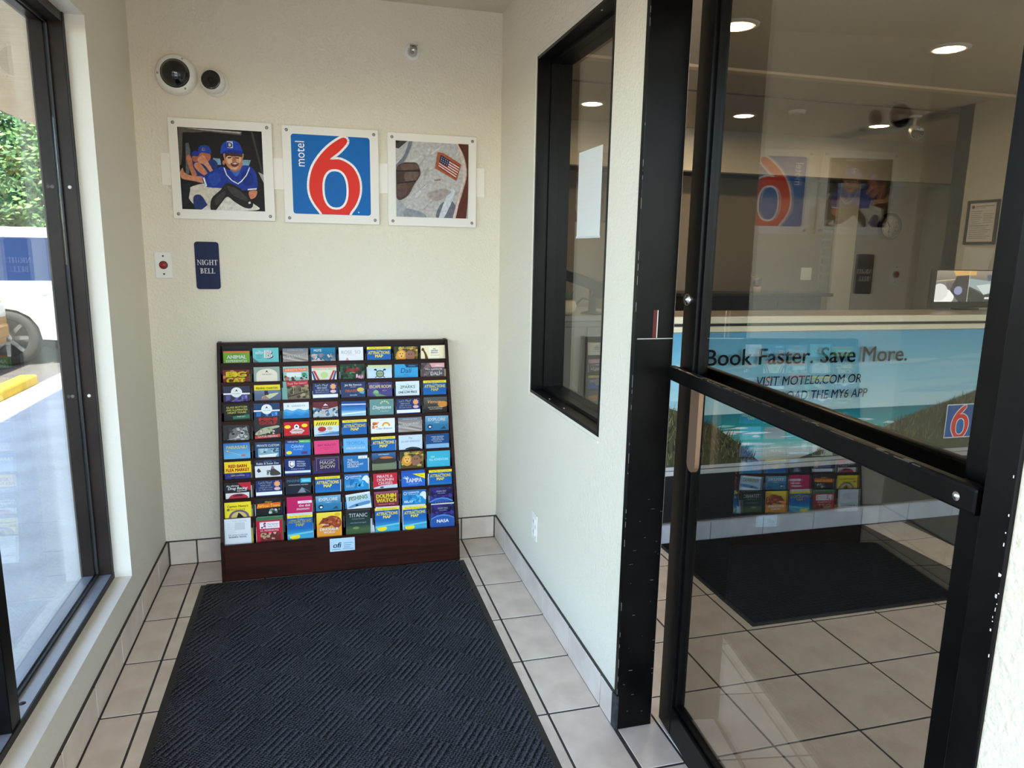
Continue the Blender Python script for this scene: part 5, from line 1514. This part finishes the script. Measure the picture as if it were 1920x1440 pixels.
def put_card(art_fn, label, r_, c_, dx=0, dz=0, back=0, roll=0.0, name='brochure'):
    z1 = TOPZ[r_] + dz; zl = LIPZ[r_]
    x = colx(c_, z1) + dx
    y = ylip(zl) + .0105 + back * .0027 + (z1 - zl) * math.tan(TILT)
    o = link(name, paper_me, None, (x, y, z1), (math.pi / 2 - TILT, 0, 0))
    o.rotation_euler = (Matrix.Rotation(math.pi / 2 - TILT, 3, 'X') @ Matrix.Rotation(roll, 3, 'Z')).to_euler()
    tag(o, label, 'brochure', 'leaflets in the brochure rack')
    if art_fn is not None:
        if art_fn not in ART_ME:
            a_ = Art(.0101, .00003, clip=(-5.4, -21.2, 5.4, 0)); art_fn(a_)
            p = a_.build('cover_print', PRINT, o, (0, 0, .0002), (0, 0, 0)); ART_ME[art_fn] = p.data
        else:
            link('cover_print', ART_ME[art_fn], o, (0, 0, .0002), (0, 0, 0))
    return o


_solid = {}


def solid(c):
    if c not in _solid:
        _solid[c] = lambda a_, c=c: bg(a_, c)
    return _solid[c]


for r_ in range(10):
    for c_ in range(8):
        fn, desc = TABLE[r_][c_]
        where = '%s row down, %s column from left' % (ORD[r_ + 1], ORD[c_ + 1])
        put_card(fn, '%s, %s' % (desc, where), r_, c_, rl.uniform(-.0025, .0025), TOP_DZ.get((r_, c_), rl.uniform(-.003, .003)), 0, ROLLS.get((r_, c_), rl.uniform(-.012, .012)))
        if (r_, c_) in BEHIND:
            dx, dz = BEHIND[(r_, c_)]
            put_card(solid(BACK_COL.get((r_, c_), (206, 208, 204))), 'leaflet edge peeking out behind the front one, %s' % where, r_, c_, dx, TOP_DZ.get((r_, c_), 0) + dz, 1, rl.uniform(-.01, .01))

# ------------------------------------------------------------------ ceiling lights
EMIT = mat('lamp_diffuser', (255, 244, 226), .5, emit=((255, 227, 188), LAMP))
LIGHTS = [(2.635, -.19, 'left ceiling downlight over the front of the counter'), (3.85, -.20, 'right ceiling downlight over the front of the counter'), (2.65, 1.70, 'ceiling downlight in the office seen through the interior window'),
          (3.90, 1.72, 'office ceiling downlight beside the door stile'), (5.15, 1.72, 'office ceiling downlight near the small bullet camera'), (3.2, -2.0, 'ceiling downlight in the middle of the lobby'), (.78, -2.75, 'unseen ceiling downlight added to brighten the vestibule, above the mat')]  # last downlight is unseen, added to brighten and warm the vestibule
base_t = None
for (x, y, lb) in LIGHTS:
    if base_t is None:
        base_t = thing('ceiling_light', lb, 'light', (x, y, CH), group='round recessed downlights')
        MB().lathe([(.070, -.004), (.072, -.010), (.098, -.006), (.100, 0)], (x, y, CH), (0, 0, 1), 36).build('trim_ring', mat('lamp_trim', (226, 220, 206), .4), base_t)
        MB().lathe([(0, -.006), (.071, -.006), (.071, -.002), (0, -.002)], (x, y, CH), (0, 0, 1), 32).build('diffuser', EMIT, base_t)
    else:
        o = base_t.copy(); COL.objects.link(o); o.location = (x, y, CH); o['label'] = lb
        for ch in base_t.children:
            q = ch.copy(); COL.objects.link(q); q.parent = o
MB_sm = thing('smoke_detector', 'flat white smoke detector on the office ceiling', 'smoke detector', (4.17, 1.44, CH))
MB().lathe([(.062, 0), (.062, -.012), (.052, -.022), (.020, -.026), (0, -.026)], (4.17, 1.44, CH), (0, 0, 1), 28).build('body', WHITE_P, MB_sm)
MB().lathe([(.040, -.0235), (.036, -.0265), (.030, -.0245)], (4.17, 1.44, CH), (0, 0, 1), 28).build('vent_ring', mat('vent_grey', (170, 166, 158), .5), MB_sm)

# bullet camera on the lobby ceiling
bc = Vector((5.10, 1.30, CH))
t = thing('bullet_camera', 'small white bullet camera hanging from the office ceiling', 'camera', bc)
MB().lathe([(.045, 0), (.045, -.010), (.020, -.014)], bc, (0, 0, 1), 24).build('mount', WHITE_P, t)
MB().tube([bc + Vector((0, 0, -.01)), bc + Vector((0, 0, -.07)), bc + Vector((-.01, -.02, -.10))], .014).build('arm', WHITE_P, t)
ax = Vector((-.52, -.80, -.30)).normalized(); o0 = bc + Vector((.01, 0, -.105))
MB().lathe([(0, -.05), (.034, -.05), (.038, -.03), (.038, .10), (.045, .10), (.045, .118), (.041, .118)], o0, ax, 24).build('barrel', WHITE_P, t)
MB().lathe([(.043, .112), (.030, .114), (.016, .115), (0, .115)], o0, ax, 24).build('lens', DARKGLASS, t)
e1 = ax.orthogonal().normalized(); e2 = ax.cross(e1)
for k in range(10):
    q = 2 * math.pi * k / 10; p = o0 + ax * .1145 + .030 * (math.cos(q) * e1 + math.sin(q) * e2)
    MB().lathe([(0, .003), (.004, .002), (.0045, 0)], p, ax, 8).build('led', mat('led', (200, 200, 196), .3), t)

# clock
cc = Vector((6.20, 2.66, 1.75))
t = thing('wall_clock', 'round black-rimmed wall clock in the office', 'clock', cc)
MB().lathe([(.130, 0), (.133, .02), (.128, .042), (.112, .046), (.104, .030)], cc, (0, -1, 0), 40).build('rim', BLACKPL, t)
MB().lathe([(0, .022), (.110, .022), (.110, .004)], cc, (0, -1, 0), 40).build('face', mat('clock_face', (226, 222, 210), .5), t)
a = Art(1, .0002)
for k in range(12):
    q = math.radians(90 - 30 * (k + 1)); a.text(str(k + 1), .082 * math.cos(q), .082 * math.sin(q) - .008, .017, (30, 30, 30))
a.build('numerals', PRINT, t, (0, -.0226, 0))
a = Art(1, .0003); a.line([(0, 0), (-.030, .045)], .008, (20, 20, 20)); a.line([(0, 0), (-.008, -.070)], .005, (20, 20, 20)); a.line([(0, 0), (.03, .06)], .002, (60, 20, 20)); a.ell(0, 0, .006, .006, (20, 20, 20))
a.build('hands', PRINT, t, (0, -.0242, 0))

# licence frame and posted sheet on the right lobby wall
RW = LX1
t = thing('licence_frame', 'black-framed licence certificate on the right lobby wall', 'picture frame', (RW, .62, 1.545))
ly0, ly1, lz0, lz1 = .50, .745, 1.548, 1.845
b = MB(); fw = .018
b.bbox(RW - .018, ly0, lz0, RW, ly0 + fw, lz1, .002); b.bbox(RW - .018, ly1 - fw, lz0, RW, ly1, lz1, .002); b.bbox(RW - .018, ly0 + fw, lz0, RW, ly1 - fw, lz0 + fw, .002); b.bbox(RW - .018, ly0 + fw, lz1 - fw, RW, ly1 - fw, lz1, .002)
b.build('frame', BLACKPL, t)
MB().box(RW - .008, ly0 + fw, lz0 + fw, RW - .001, ly1 - fw, lz1 - fw).build('mat_board', PAPER, t)
a = Art(1, .0002)
a.rect(-.10, .02, .10, .28, (236, 230, 222)); a.ell(-.078, .256, .012, .012, (130, 50, 46)); a.rect(-.058, .258, .085, .262, (110, 90, 86)); a.rect(-.058, .248, .02, .251, (150, 130, 126))
for k in range(14):
    w_ = .09 if k < 7 else .17
    a.rect(-.09, .225 - k * .014, -.09 + w_ * (1 - .12 * (k % 3)), .2285 - k * .014, (150, 140, 136) if k != 7 else (80, 70, 68))
for k in range(5):
    a.rect(.012, .205 - k * .014, .088 - .012 * (k % 2), .2085 - k * .014, (160, 140, 138))
a.build('certificate_print', PRINT, t, (-.0084, .0025, 0), (math.pi / 2, 0, -math.pi / 2))
t = thing('posted_sheet', 'white printed sheet pinned below the framed licence', 'notice', (RW, .62, 1.30))
MB().add([(RW - .002, .50, 1.52), (RW - .002, .735, 1.53), (RW - .010, .735, 1.25), (RW - .030, .535, 1.26), (RW - .0012, .50, 1.52), (RW - .0012, .735, 1.53), (RW - .009, .735, 1.25), (RW - .029, .535, 1.26)],
         [(0, 1, 2, 3), (7, 6, 5, 4), (0, 4, 5, 1), (1, 5, 6, 2), (2, 6, 7, 3), (3, 7, 4, 0)]).build('sheet', PAPER, t)
a = Art(1, .0002)
a.rect(-.09, .196, -.075, .212, (150, 150, 146)); a.text('License', .02, .196, .014, (110, 106, 100))
for k in range(5):
    a.rect(-.095, .17 - k * .024, -.02 - .012 * (k % 2), .1735 - k * .024, (170, 160, 156)); a.rect(.0, .165 - k * .024, .06 + .01 * (k % 2), .1685 - k * .024, (180, 166, 160))
a.build('sheet_print', PRINT, t, (-.0062, 0.0, .0), (math.pi / 2 - .028, 0, -math.pi / 2))

# monitor on the counter
mx0, mx1, my = 4.13, 4.66, .005
t = thing('security_monitor', 'black monitor showing camera footage on the counter', 'monitor', ((mx0 + mx1) / 2, my, 1.153))
MB().bbox(mx0, my, 1.165, mx1, my + .02, 1.385, .004).build('bezel', BLACKPL, t)
MB().bbox(mx0 + .18, my - .02, 1.153, mx1 - .18, my + .024, 1.163, .003).bbox(mx0 + .23, my + .004, 1.16, mx1 - .23, my + .018, 1.17, .001).build('stand', BLACKPL, t)
a = Art(1, .0001); w2 = (mx1 - mx0) / 2 - .03
a.clip = (-w2, .035, w2, .215)
a.grad(-w2, .035, w2, .215, [(0, (120, 116, 116)), (.5, (96, 92, 96)), (1, (150, 140, 130))])
a.poly([(-w2, .155), (-w2 + .07, .16), (-w2 + .1, .035), (-w2, .035)], (120, 118, 120)); a.ell(-w2 + .055, .062, .085, .048, (250, 250, 252)); a.ell(-w2 + .03, .09, .06, .05, (226, 226, 230))
a.poly([(-w2, .150), (-.06, .165), (-.06, .172), (-w2, .156)], (190, 170, 140)); a.poly([(-.12, .215), (.05, .215), (.05, .19), (-.10, .185)], (214, 166, 100)); a.poly([(-.09, .185), (.0, .19), (.0, .035), (-.06, .035), (-.13, .10)], (60, 56, 64)); a.ell(-.07, .10, .03, .025, (140, 150, 190))
a.poly([(.005, .17), (w2, .15), (w2, .09), (.14, .08), (.005, .125)], (150, 170, 180)); a.poly([(.06, .13), (.16, .14), (.20, .10), (.12, .075)], (206, 216, 222)); a.poly([(.13, .19), (w2, .2), (w2, .16), (.14, .155)], (84, 90, 110)); a.poly([(.005, .12), (.12, .075), (w2, .085), (w2, .035), (.005, .035)], (52, 58, 56)); a.rect(.13, .05, .19, .062, (226, 230, 240)); a.rect(.0, .035, .004, .215, (200, 200, 206))
a.build('screen_image', print_mat('screen', .3, .5, .35), t, (0, -.0008, .012))

t = thing('side_cabinet', 'grey low cabinet at the left end of the counter', 'cabinet', (1.92, .05, 0))
MB().bbox(1.70, -.20, .001, 2.155, .30, 1.125, .003).build('body', mat('cabinet_grey', (118, 115, 108), .5), t)
MB().bbox(1.70, -.21, 1.125, 2.155, .30, 1.153, .003).build('top', mat('cabinet_top', (128, 125, 117), .4), t)
for k in range(2):
    MB().bbox(1.715 + k * .22, -.212, .1, 1.925 + k * .22, -.20, 1.10, .003).build('cabinet_door', mat('cabinet_grey', (118, 115, 108), .5), t)
# card terminal and bowl on the counter near the interior window
c0 = Vector((1.99, -.12, 1.153))
t = thing('card_terminal', 'black card payment terminal on a swivel stand behind the interior window', 'card terminal', c0)
MB().lathe([(0, 0), (.055, 0), (.055, .008), (.020, .014), (.016, .13)], c0, (0, 0, 1), 24).build('stand', BLACKPL, t)
d = Vector((.86, -.3, -.30)).normalized(); up_ = Vector((.25, -.1, .95)).normalized(); sd = d.cross(up_).normalized(); up_ = sd.cross(d)
m0 = c0 + Vector((-.02, 0, .150))


def obox(q, l0, l1, w_, h0, h1):
    vs = [m0 + d * a_ + sd * b_ + up_ * c_ for c_ in (h0, h1) for a_, b_ in ((l0, -w_), (l1, -w_), (l1, w_), (l0, w_))]
    q.add(vs, [(0, 3, 2, 1), (4, 5, 6, 7), (0, 1, 5, 4), (1, 2, 6, 5), (2, 3, 7, 6), (3, 0, 4, 7)])


q = MB(); obox(q, -.13, .13, .046, -.026, .022); obox(q, .03, .12, .040, -.055, -.015); obox(q, -.15, -.11, .040, -.05, .01); q.build('body', BLACKPL, t)
q = MB(); obox(q, -.09, -.01, .032, .022, .024); q.build('display', DARKGLASS, t)
q = MB()
for i in range(4):
    for j in range(3):
        vs = [m0 + d * (.005 + i * .024 + a_) + sd * (-.024 + j * .018 + b_) + up_ * c_ for c_ in (.022, .026) for a_, b_ in ((0, 0), (.016, 0), (.016, .012), (0, .012))]
        q.add(vs, [(0, 3, 2, 1), (4, 5, 6, 7), (0, 1, 5, 4), (1, 2, 6, 5), (2, 3, 7, 6), (3, 0, 4, 7)])
q.build('keypad', mat('key_grey', (70, 70, 72), .5), t)
MB().tube([c0 + Vector((.02, 0, .06)), c0 + Vector((-.05, 0, .075)), c0 + Vector((-.10, .0, .03)), c0 + Vector((-.12, .01, .006))], .005).build('cable', BLACKPL, t)
c1 = Vector((1.842, -.16, 1.153))
t = thing('cream_bowl', 'small round cream pot with greenery beside the card terminal', 'pot', c1)
MB().lathe([(0, .002), (.030, 0), (.046, .020), (.050, .045), (.042, .066), (.034, .072), (.030, .066), (.0, .055)], c1, (0, 0, 1), 24).build('pot', mat('cream_ceramic', (206, 190, 160), .4), t)
q = MB(); rg = random.Random(3)
for k in range(26):
    an = rg.uniform(0, 6.28); l = rg.uniform(.03, .06); p = c1 + Vector((.012 * math.cos(an), .012 * math.sin(an), .062)); e = p + Vector((l * .55 * math.cos(an), l * .55 * math.sin(an), l)); s_ = Vector((-math.sin(an), math.cos(an), 0)) * .007
    q.add([p, (p + e) / 2 + s_, e, (p + e) / 2 - s_], [(0, 1, 2, 3)])
q.build('leaves', mat('leaf_dull', (92, 116, 84), .6), t)

# office desk, flower pot, switch, letter rack
t = thing('office_desk', 'dark office cabinet against the far back wall', 'cabinet', (4.6, 2.3, 0))
MB().bbox(3.62, 2.02, 1.10, 5.12, 2.36, 1.128, .004).build('top', mat('desk_dark', (46, 40, 36), .4), t)
MB().box(3.65, 2.05, .0, 5.02, 2.34, 1.10).build('body', mat('desk_black', (28, 26, 25), .5), t)
for k in range(3):
    MB().bbox(3.66 + k * .455, 2.035, .1, 4.10 + k * .455, 2.05, 1.06, .004).build('cabinet_door', mat('desk_black', (28, 26, 25), .5), t)
c2 = Vector((4.42, 2.14, 1.128))
t = thing('flower_pot', 'tiny pot of pink flowers on the dark office cabinet', 'flower pot', c2)
MB().lathe([(0, 0), (.030, 0), (.036, .05), (.032, .05), (0, .04)], c2, (0, 0, 1), 16).build('pot', mat('pink_pot', (190, 150, 136), .5), t)
q = MB()
for k in range(18):
    an = rg.uniform(0, 6.28); l = rg.uniform(.04, .09); e = c2 + Vector((.035 * math.cos(an), .035 * math.sin(an), .04 + l)); q.tube([c2 + Vector((0, 0, .04)), e], .002, 5)
q.build('stems', mat('leaf_dull', (92, 116, 84), .6), t)
q = MB()
for k in range(12):
    an = rg.uniform(0, 6.28); rr = rg.uniform(0, .045); q.lathe([(0, -.008), (.012, 0), (0, .008)], c2 + Vector((rr * math.cos(an), rr * math.sin(an), .10 + rg.uniform(0, .04))), (0, 0, 1), 7)
q.build('blossoms', mat('pink_bloom', (196, 150, 150), .6), t)
t = thing('light_switch', 'pale switch plate on the office back wall', 'switch', (5.30, 2.66, 1.22))
MB().bbox(5.24, 2.652, 1.22, 5.36, 2.66, 1.34, .003).build('plate', WHITE_P, t)
for k in range(2):
    MB().bbox(5.262 + k * .05, 2.646, 1.25, 5.29 + k * .05, 2.653, 1.31, .002).build('rocker', WHITE_P, t)
t = thing('hanging_panel', 'narrow grey hanging file panel beside the pale casing', 'panel', (5.47, 2.66, 1.12))
MB().bbox(5.43, 2.635, 1.12, 5.545, 2.66, 1.80, .004).build('back', mat('panel_grey', (150, 148, 140), .5), t)
for k in range(8):
    MB().bbox(5.44, 2.62, 1.14 + k * .08, 5.535, 2.636, 1.20 + k * .08, .002).build('pocket', mat('pocket_grey', (136, 134, 126), .5), t)

# ------------------------------------------------------------------ outdoors
CONC = mat('concrete', (190, 188, 184), .85, noise=(3, (170, 169, 167), 8), bump=(40, 1.0, 6))
ASPH = mat('asphalt', (96, 92, 88), .9, noise=(6, (112, 106, 100), 6), bump=(90, .6, 4))
b = MB(); b.box(-60, -60, -.30, 60, 70, -.135)
struct(b.build('ground', ASPH), 'asphalt car park beyond the walkway', 'ground')
walk = struct(link('walkway', None), 'concrete walkway slabs along the building', 'walkway')
ys = [-9.0, -7.2, -5.6, -4.0, -2.45, -.85, .77, 3.40, 5.16, 7.0, 9.0]
for ya, yb in zip(ys[:-1], ys[1:]):
    MB().bbox(-2.19, ya + .004, -.20, -.152 if yb > -3.9 else 6.0, yb - .004, -.022, .006).build('slab', CONC, walk)
MB().box(-2.18, -9, -.20, -.16, 9, -.034).build('joint_bed', GROUT, walk)
o = MB().bbox(-2.36, 1.2, -.16, -2.19, 5.14, .075, .02, 2).build_at('yellow_curb', mat('yellow_paint', (236, 196, 44), .6, noise=(8, (220, 178, 40), 4)), (-2.27, 3.2, -.16))
tag(o, 'bright yellow painted curb block at the edge of the walkway', 'curb')
SOF = mat('soffit_stucco', (214, 196, 170), .8, noise=((3, 30, 3), (198, 180, 154), 4), bump=(40, .6, 3))
b = MB(); b.box(-2.20, -6.4, 2.70, -.15, 12, 2.95); b.box(-.15, -6.4, 2.70, 6, -3.95, 2.95)  # stretch before the entrance is unseen, sized to hold back daylight
struct(b.build('ceiling_canopy', SOF), 'beige canopy soffit above the walkway, with an added unseen part shading the entrance', 'ceiling')
b = MB(); b.box(-.15, .12, -.2, -.03, 12, 2.7)
struct(b.build('wall_exterior', WALL_W), 'painted outer wall beyond the vestibule', 'wall')


def car(name, label, x, y, rz, paint, L_=4.7, Wd=1.88, H=1.72, suv=True, rim=(190, 190, 190)):
    t = thing(name, label, 'car', (x, y, -.135), (0, 0, rz))
    pm = mat(name + '_paint', paint, .25, .1, spec=.5, coat=.6)
    gm = mat('car_glass', (22, 36, 70), .12, spec=.25); bk = mat('car_black', (62, 60, 58), .7)
    h2 = L_ / 2
    r = .37; wx = (-h2 + .95, h2 - .93)

    def arch(cx):
        return [(cx + (r + .05) * math.cos(q), .34 + (r + .05) * math.sin(q)) for q in [math.pi * (0 + k / 8) for k in range(9)]][::-1]
    low = [(-h2 + .04, .30)] + arch(wx[0]) + arch(wx[1]) + [(h2 - .03, .32)]
    up = [(h2, .62), (h2 - .04, .86), (h2 - .22, 1.0)] + ([(h2 - 1.25, 1.10), (-h2 + .02, 1.08), (-h2, .9), (-h2 - .02, .6)] if suv else [(h2 - 1.2, 1.0), (-h2 + .5, 1.0), (-h2 + .05, .95), (-h2, .6)])
    q = MB()
    pr = low + up
    rings = []
    for yy, ins in ((-Wd / 2, .02), (-Wd / 2 + .03, 0.0), (Wd / 2 - .03, 0.0), (Wd / 2, .02)):
        rings.append([(px * (1 - ins * .3), yy, pz if pz < .7 else pz - ins * .6) for px, pz in pr])
    n = len(pr)
    for i in range(3):
        vs = rings[i] + rings[i + 1]; q.add(vs, [(k, (k + 1) % n, n + (k + 1) % n, n + k) for k in range(n)])
    q.add(rings[0], [tuple(range(n))]); q.add(rings[3], [tuple(range(n))[::-1]])
    body = q.build('body', pm, t, local=True)
    if suv:
        cab = [(h2 - 1.25, 1.06), (h2 - 1.95, H - .10), (h2 - 2.2, H), (-h2 + .35, H), (-h2 + .12, H - .10), (-h2 + .03, 1.06)]
    else:
        cab = [(h2 - 1.15, .98), (h2 - 1.85, H - .06), (h2 - 2.1, H), (-h2 + 1.2, H), (-h2 + .85, H - .08), (-h2 + .35, .98)]
    q = MB(); ti = .14
    q.prism(cab, lambda a_, c_: (a_, -Wd / 2 + .03 + (c_ - 1.0) * ti / (H - 1.0), c_), lambda a_, c_: (a_, Wd / 2 - .03 - (c_ - 1.0) * ti / (H - 1.0), c_))
    q.build('cabin', pm, t, local=True)
    # side windows
    xs_ = [cab[0][0] - .12, cab[0][0] - 1.05, cab[0][0] - 2.0, cab[-1][0] + .25] if suv else [cab[0][0] - .2, cab[0][0] - 1.0, cab[-1][0] + .5]
    for sgn in (-1, 1):
        for i in range(len(xs_) - 1):
            xa, xb = xs_[i] - .03, xs_[i + 1] + .03
            za, zb = 1.10 if suv else 1.02, H - .13
            sl = .38 if i == 0 else 0

            def yy(z):
                return sgn * (Wd / 2 - .03 - (z - 1.0) * ti / (H - 1.0))
            pts_ = [(xa, za), (xa - sl, zb), (xb, zb), (xb, za)]
            q = MB(); q.prism(pts_, lambda a_, c_: (a_, yy(c_) + sgn * .006, c_), lambda a_, c_: (a_, yy(c_) - sgn * .01, c_)); q.build('side_window', gm, t, local=True)
    for fr, (pa, pb) in ((1, (cab[0], cab[1])), (-1, (cab[-1], cab[-2]))):
        q = MB()
        vs = []
        for px, pz in (pa, pb):
            w_ = Wd / 2 - .12 - (pz - 1.0) * ti / (H - 1.0)
            pz2 = pz + (.05 if pz < 1.2 else -.05)
            vs += [(px + fr * .008 - fr * (.05 if pz < 1.2 else -.05) * .9, -w_, pz2), (px + fr * .008 - fr * (.05 if pz < 1.2 else -.05) * .9, w_, pz2)]
        vs2 = [(a_ + fr * .012, b_, c_ + .006) for a_, b_, c_ in vs]
        q.add(vs + vs2, [(0, 1, 3, 2), (4, 6, 7, 5), (0, 4, 5, 1), (1, 5, 7, 3), (3, 7, 6, 2), (2, 6, 4, 0)])
        q.build('windscreen' if fr > 0 else 'rear_window', gm, t, local=True)
    for cx in wx:
        for sgn in (-1, 1):
            o0_ = (cx, sgn * (Wd / 2 - .22), .36)
            w_ = MB().lathe([(.20, 0), (.34, 0), (.36, .02), (.36, .19), (.34, .21), (.25, .215), (.24, .20)], o0_, (0, sgn, 0), 28).build('tyre', bk, t, local=True)
            q = MB(); q.lathe([(.25, .20), (.25, .12), (.05, .12)], o0_, (0, sgn, 0), 28)
            for k in range(8):
                an = 2 * math.pi * k / 8; dx, dz = math.cos(an), math.sin(an)
                q.add([(cx + .03 * -dz, sgn * (Wd / 2 - .025), .36 + .03 * dx), (cx + .03 * dz, sgn * (Wd / 2 - .025), .36 - .03 * dx), (cx + .245 * dx + .02 * dz, sgn * (Wd / 2 - .015), .36 + .245 * dz - .02 * dx), (cx + .245 * dx - .02 * dz, sgn * (Wd / 2 - .015), .36 + .245 * dz + .02 * dx),
                       (cx + .03 * -dz, sgn * (Wd / 2 - .06), .36 + .03 * dx), (cx + .03 * dz, sgn * (Wd / 2 - .06), .36 - .03 * dx), (cx + .245 * dx + .02 * dz, sgn * (Wd / 2 - .06), .36 + .245 * dz - .02 * dx), (cx + .245 * dx - .02 * dz, sgn * (Wd / 2 - .06), .36 + .245 * dz + .02 * dx)],
                      [(0, 1, 2, 3), (4, 7, 6, 5), (0, 4, 5, 1), (1, 5, 6, 2), (2, 6, 7, 3), (3, 7, 4, 0)])
            q.lathe([(0, .205), (.05, .20), (.06, .18)], o0_, (0, sgn, 0), 14)
            q.build('rim', mat('rim_metal', rim, .3, .8), w_, local=True)
    MB().bbox(h2 - .20, -Wd / 2 + .10, .40, h2 + .05, Wd / 2 - .10, .58, .03, 2).build('front_bumper', pm, t, local=True)
    MB().bbox(-h2 - .06, -Wd / 2 + .10, .36, -h2 + .2, Wd / 2 - .10, .60, .03, 2).build('rear_bumper', pm, t, local=True)
    for sgn in (-1, 1):
        MB().bbox(h2 - .14, sgn * (Wd / 2 - .42), .66, h2 + .015, sgn * (Wd / 2 - .06), .83, .02, 2).build('headlight', mat('lamp_glass', (226, 226, 220), .1), t, local=True)
        MB().bbox(-h2 - .02, sgn * (Wd / 2 - .25), .80, -h2 + .12, sgn * (Wd / 2 - .03), 1.0, .02, 2).build('tail_light', mat('lamp_red', (150, 24, 20), .15), t, local=True)
    MB().bbox(h2 - .02, -.45, .64, h2 + .02, .45, .80, .01).build('grille', bk, t, local=True)
    return t, Wd, h2


t, wd, h2 = car('white_suv', 'white off-road car with dark blue windows parked outside', -4.62, 8.14, math.pi, (206, 204, 198), 4.75, 1.88, 1.78, True)
# fuel flap on the side that faces the building
MB().lathe([(0, .004), (.075, .004), (.080, 0)], (-1.90, .94, .98), (0, 1, 0), 24).build('fuel_flap', mat('flap', (186, 184, 178), .4), t, local=True)
car('gold_sedan', 'gold coloured saloon car nose at the far left of the view', -5.42, 6.20, 0, (196, 140, 62), 4.6, 1.76, 1.42, False)


def tree(label, x, y, h, r, seed, n, cols, name='leafy_tree'):
    t = thing(name, label, 'tree', (x, y, -.135))
    rr = random.Random(seed)
    q = MB(); q.tube([(x, y, -.135), (x + .1, y, h * .25), (x - .05, y + .1, h * .5)], .16, 9)
    for k in range(7):
        an = rr.uniform(0, 6.28); q.tube([(x, y, h * rr.uniform(.2, .45)), (x + r * .4 * math.cos(an), y + r * .4 * math.sin(an), h * .55), (x + r * .7 * math.cos(an), y + r * .7 * math.sin(an), h * rr.uniform(.6, .85))], .05, 6)
    q.build('trunk', mat('bark', (96, 78, 60), .9), t)
    cl = [(x + rr.uniform(-.75, .75) * r, y + rr.uniform(-.75, .75) * r, rr.uniform(.22, .92) * h, rr.uniform(.3, .55) * r) for _ in range(16)]
    for ci, col in enumerate(cols):
        q = MB()
        for k in range(n // len(cols)):
            c_ = rr.choice(cl); v = Vector((rr.gauss(0, 1), rr.gauss(0, 1), rr.gauss(0, 1))).normalized() * c_[3] * rr.uniform(.65, 1.0)
            p = Vector(c_[:3]) + v
            if p.z < .1:
                continue
            d1 = Vector((rr.gauss(0, 1), rr.gauss(0, 1), rr.gauss(0, .6))).normalized(); d2 = d1.orthogonal().normalized(); s1 = rr.uniform(.04, .085)
            q.add([p - d1 * s1, p + d2 * s1 * .5, p + d1 * s1, p - d2 * s1 * .5], [(0, 1, 2, 3)])
        o = q.build('foliage', mat('leaf_%d%d%d' % col, col, .6), t); o['kind'] = 'stuff'
    return t


G = [(96, 128, 62), (120, 150, 74), (66, 100, 48)]
tree('dense green tree behind the white car', -5.0, 13.0, 5.6, 2.4, 1, 26000, G)
tree('yellow-green tree beyond the gold car, further left', -11.8, 13.5, 5.2, 2.4, 2, 9000, [(150, 156, 70), (110, 140, 66), (78, 110, 54)])
tree('taller tree rising behind the dense green one', -7.4, 21.0, 7.5, 3.2, 3, 20000, [(104, 136, 76), (84, 118, 62), (130, 150, 80)])
tree('green tree mostly hidden beyond the outer wall', 1.8, 14.5, 5.6, 2.4, 4, 8000, G)
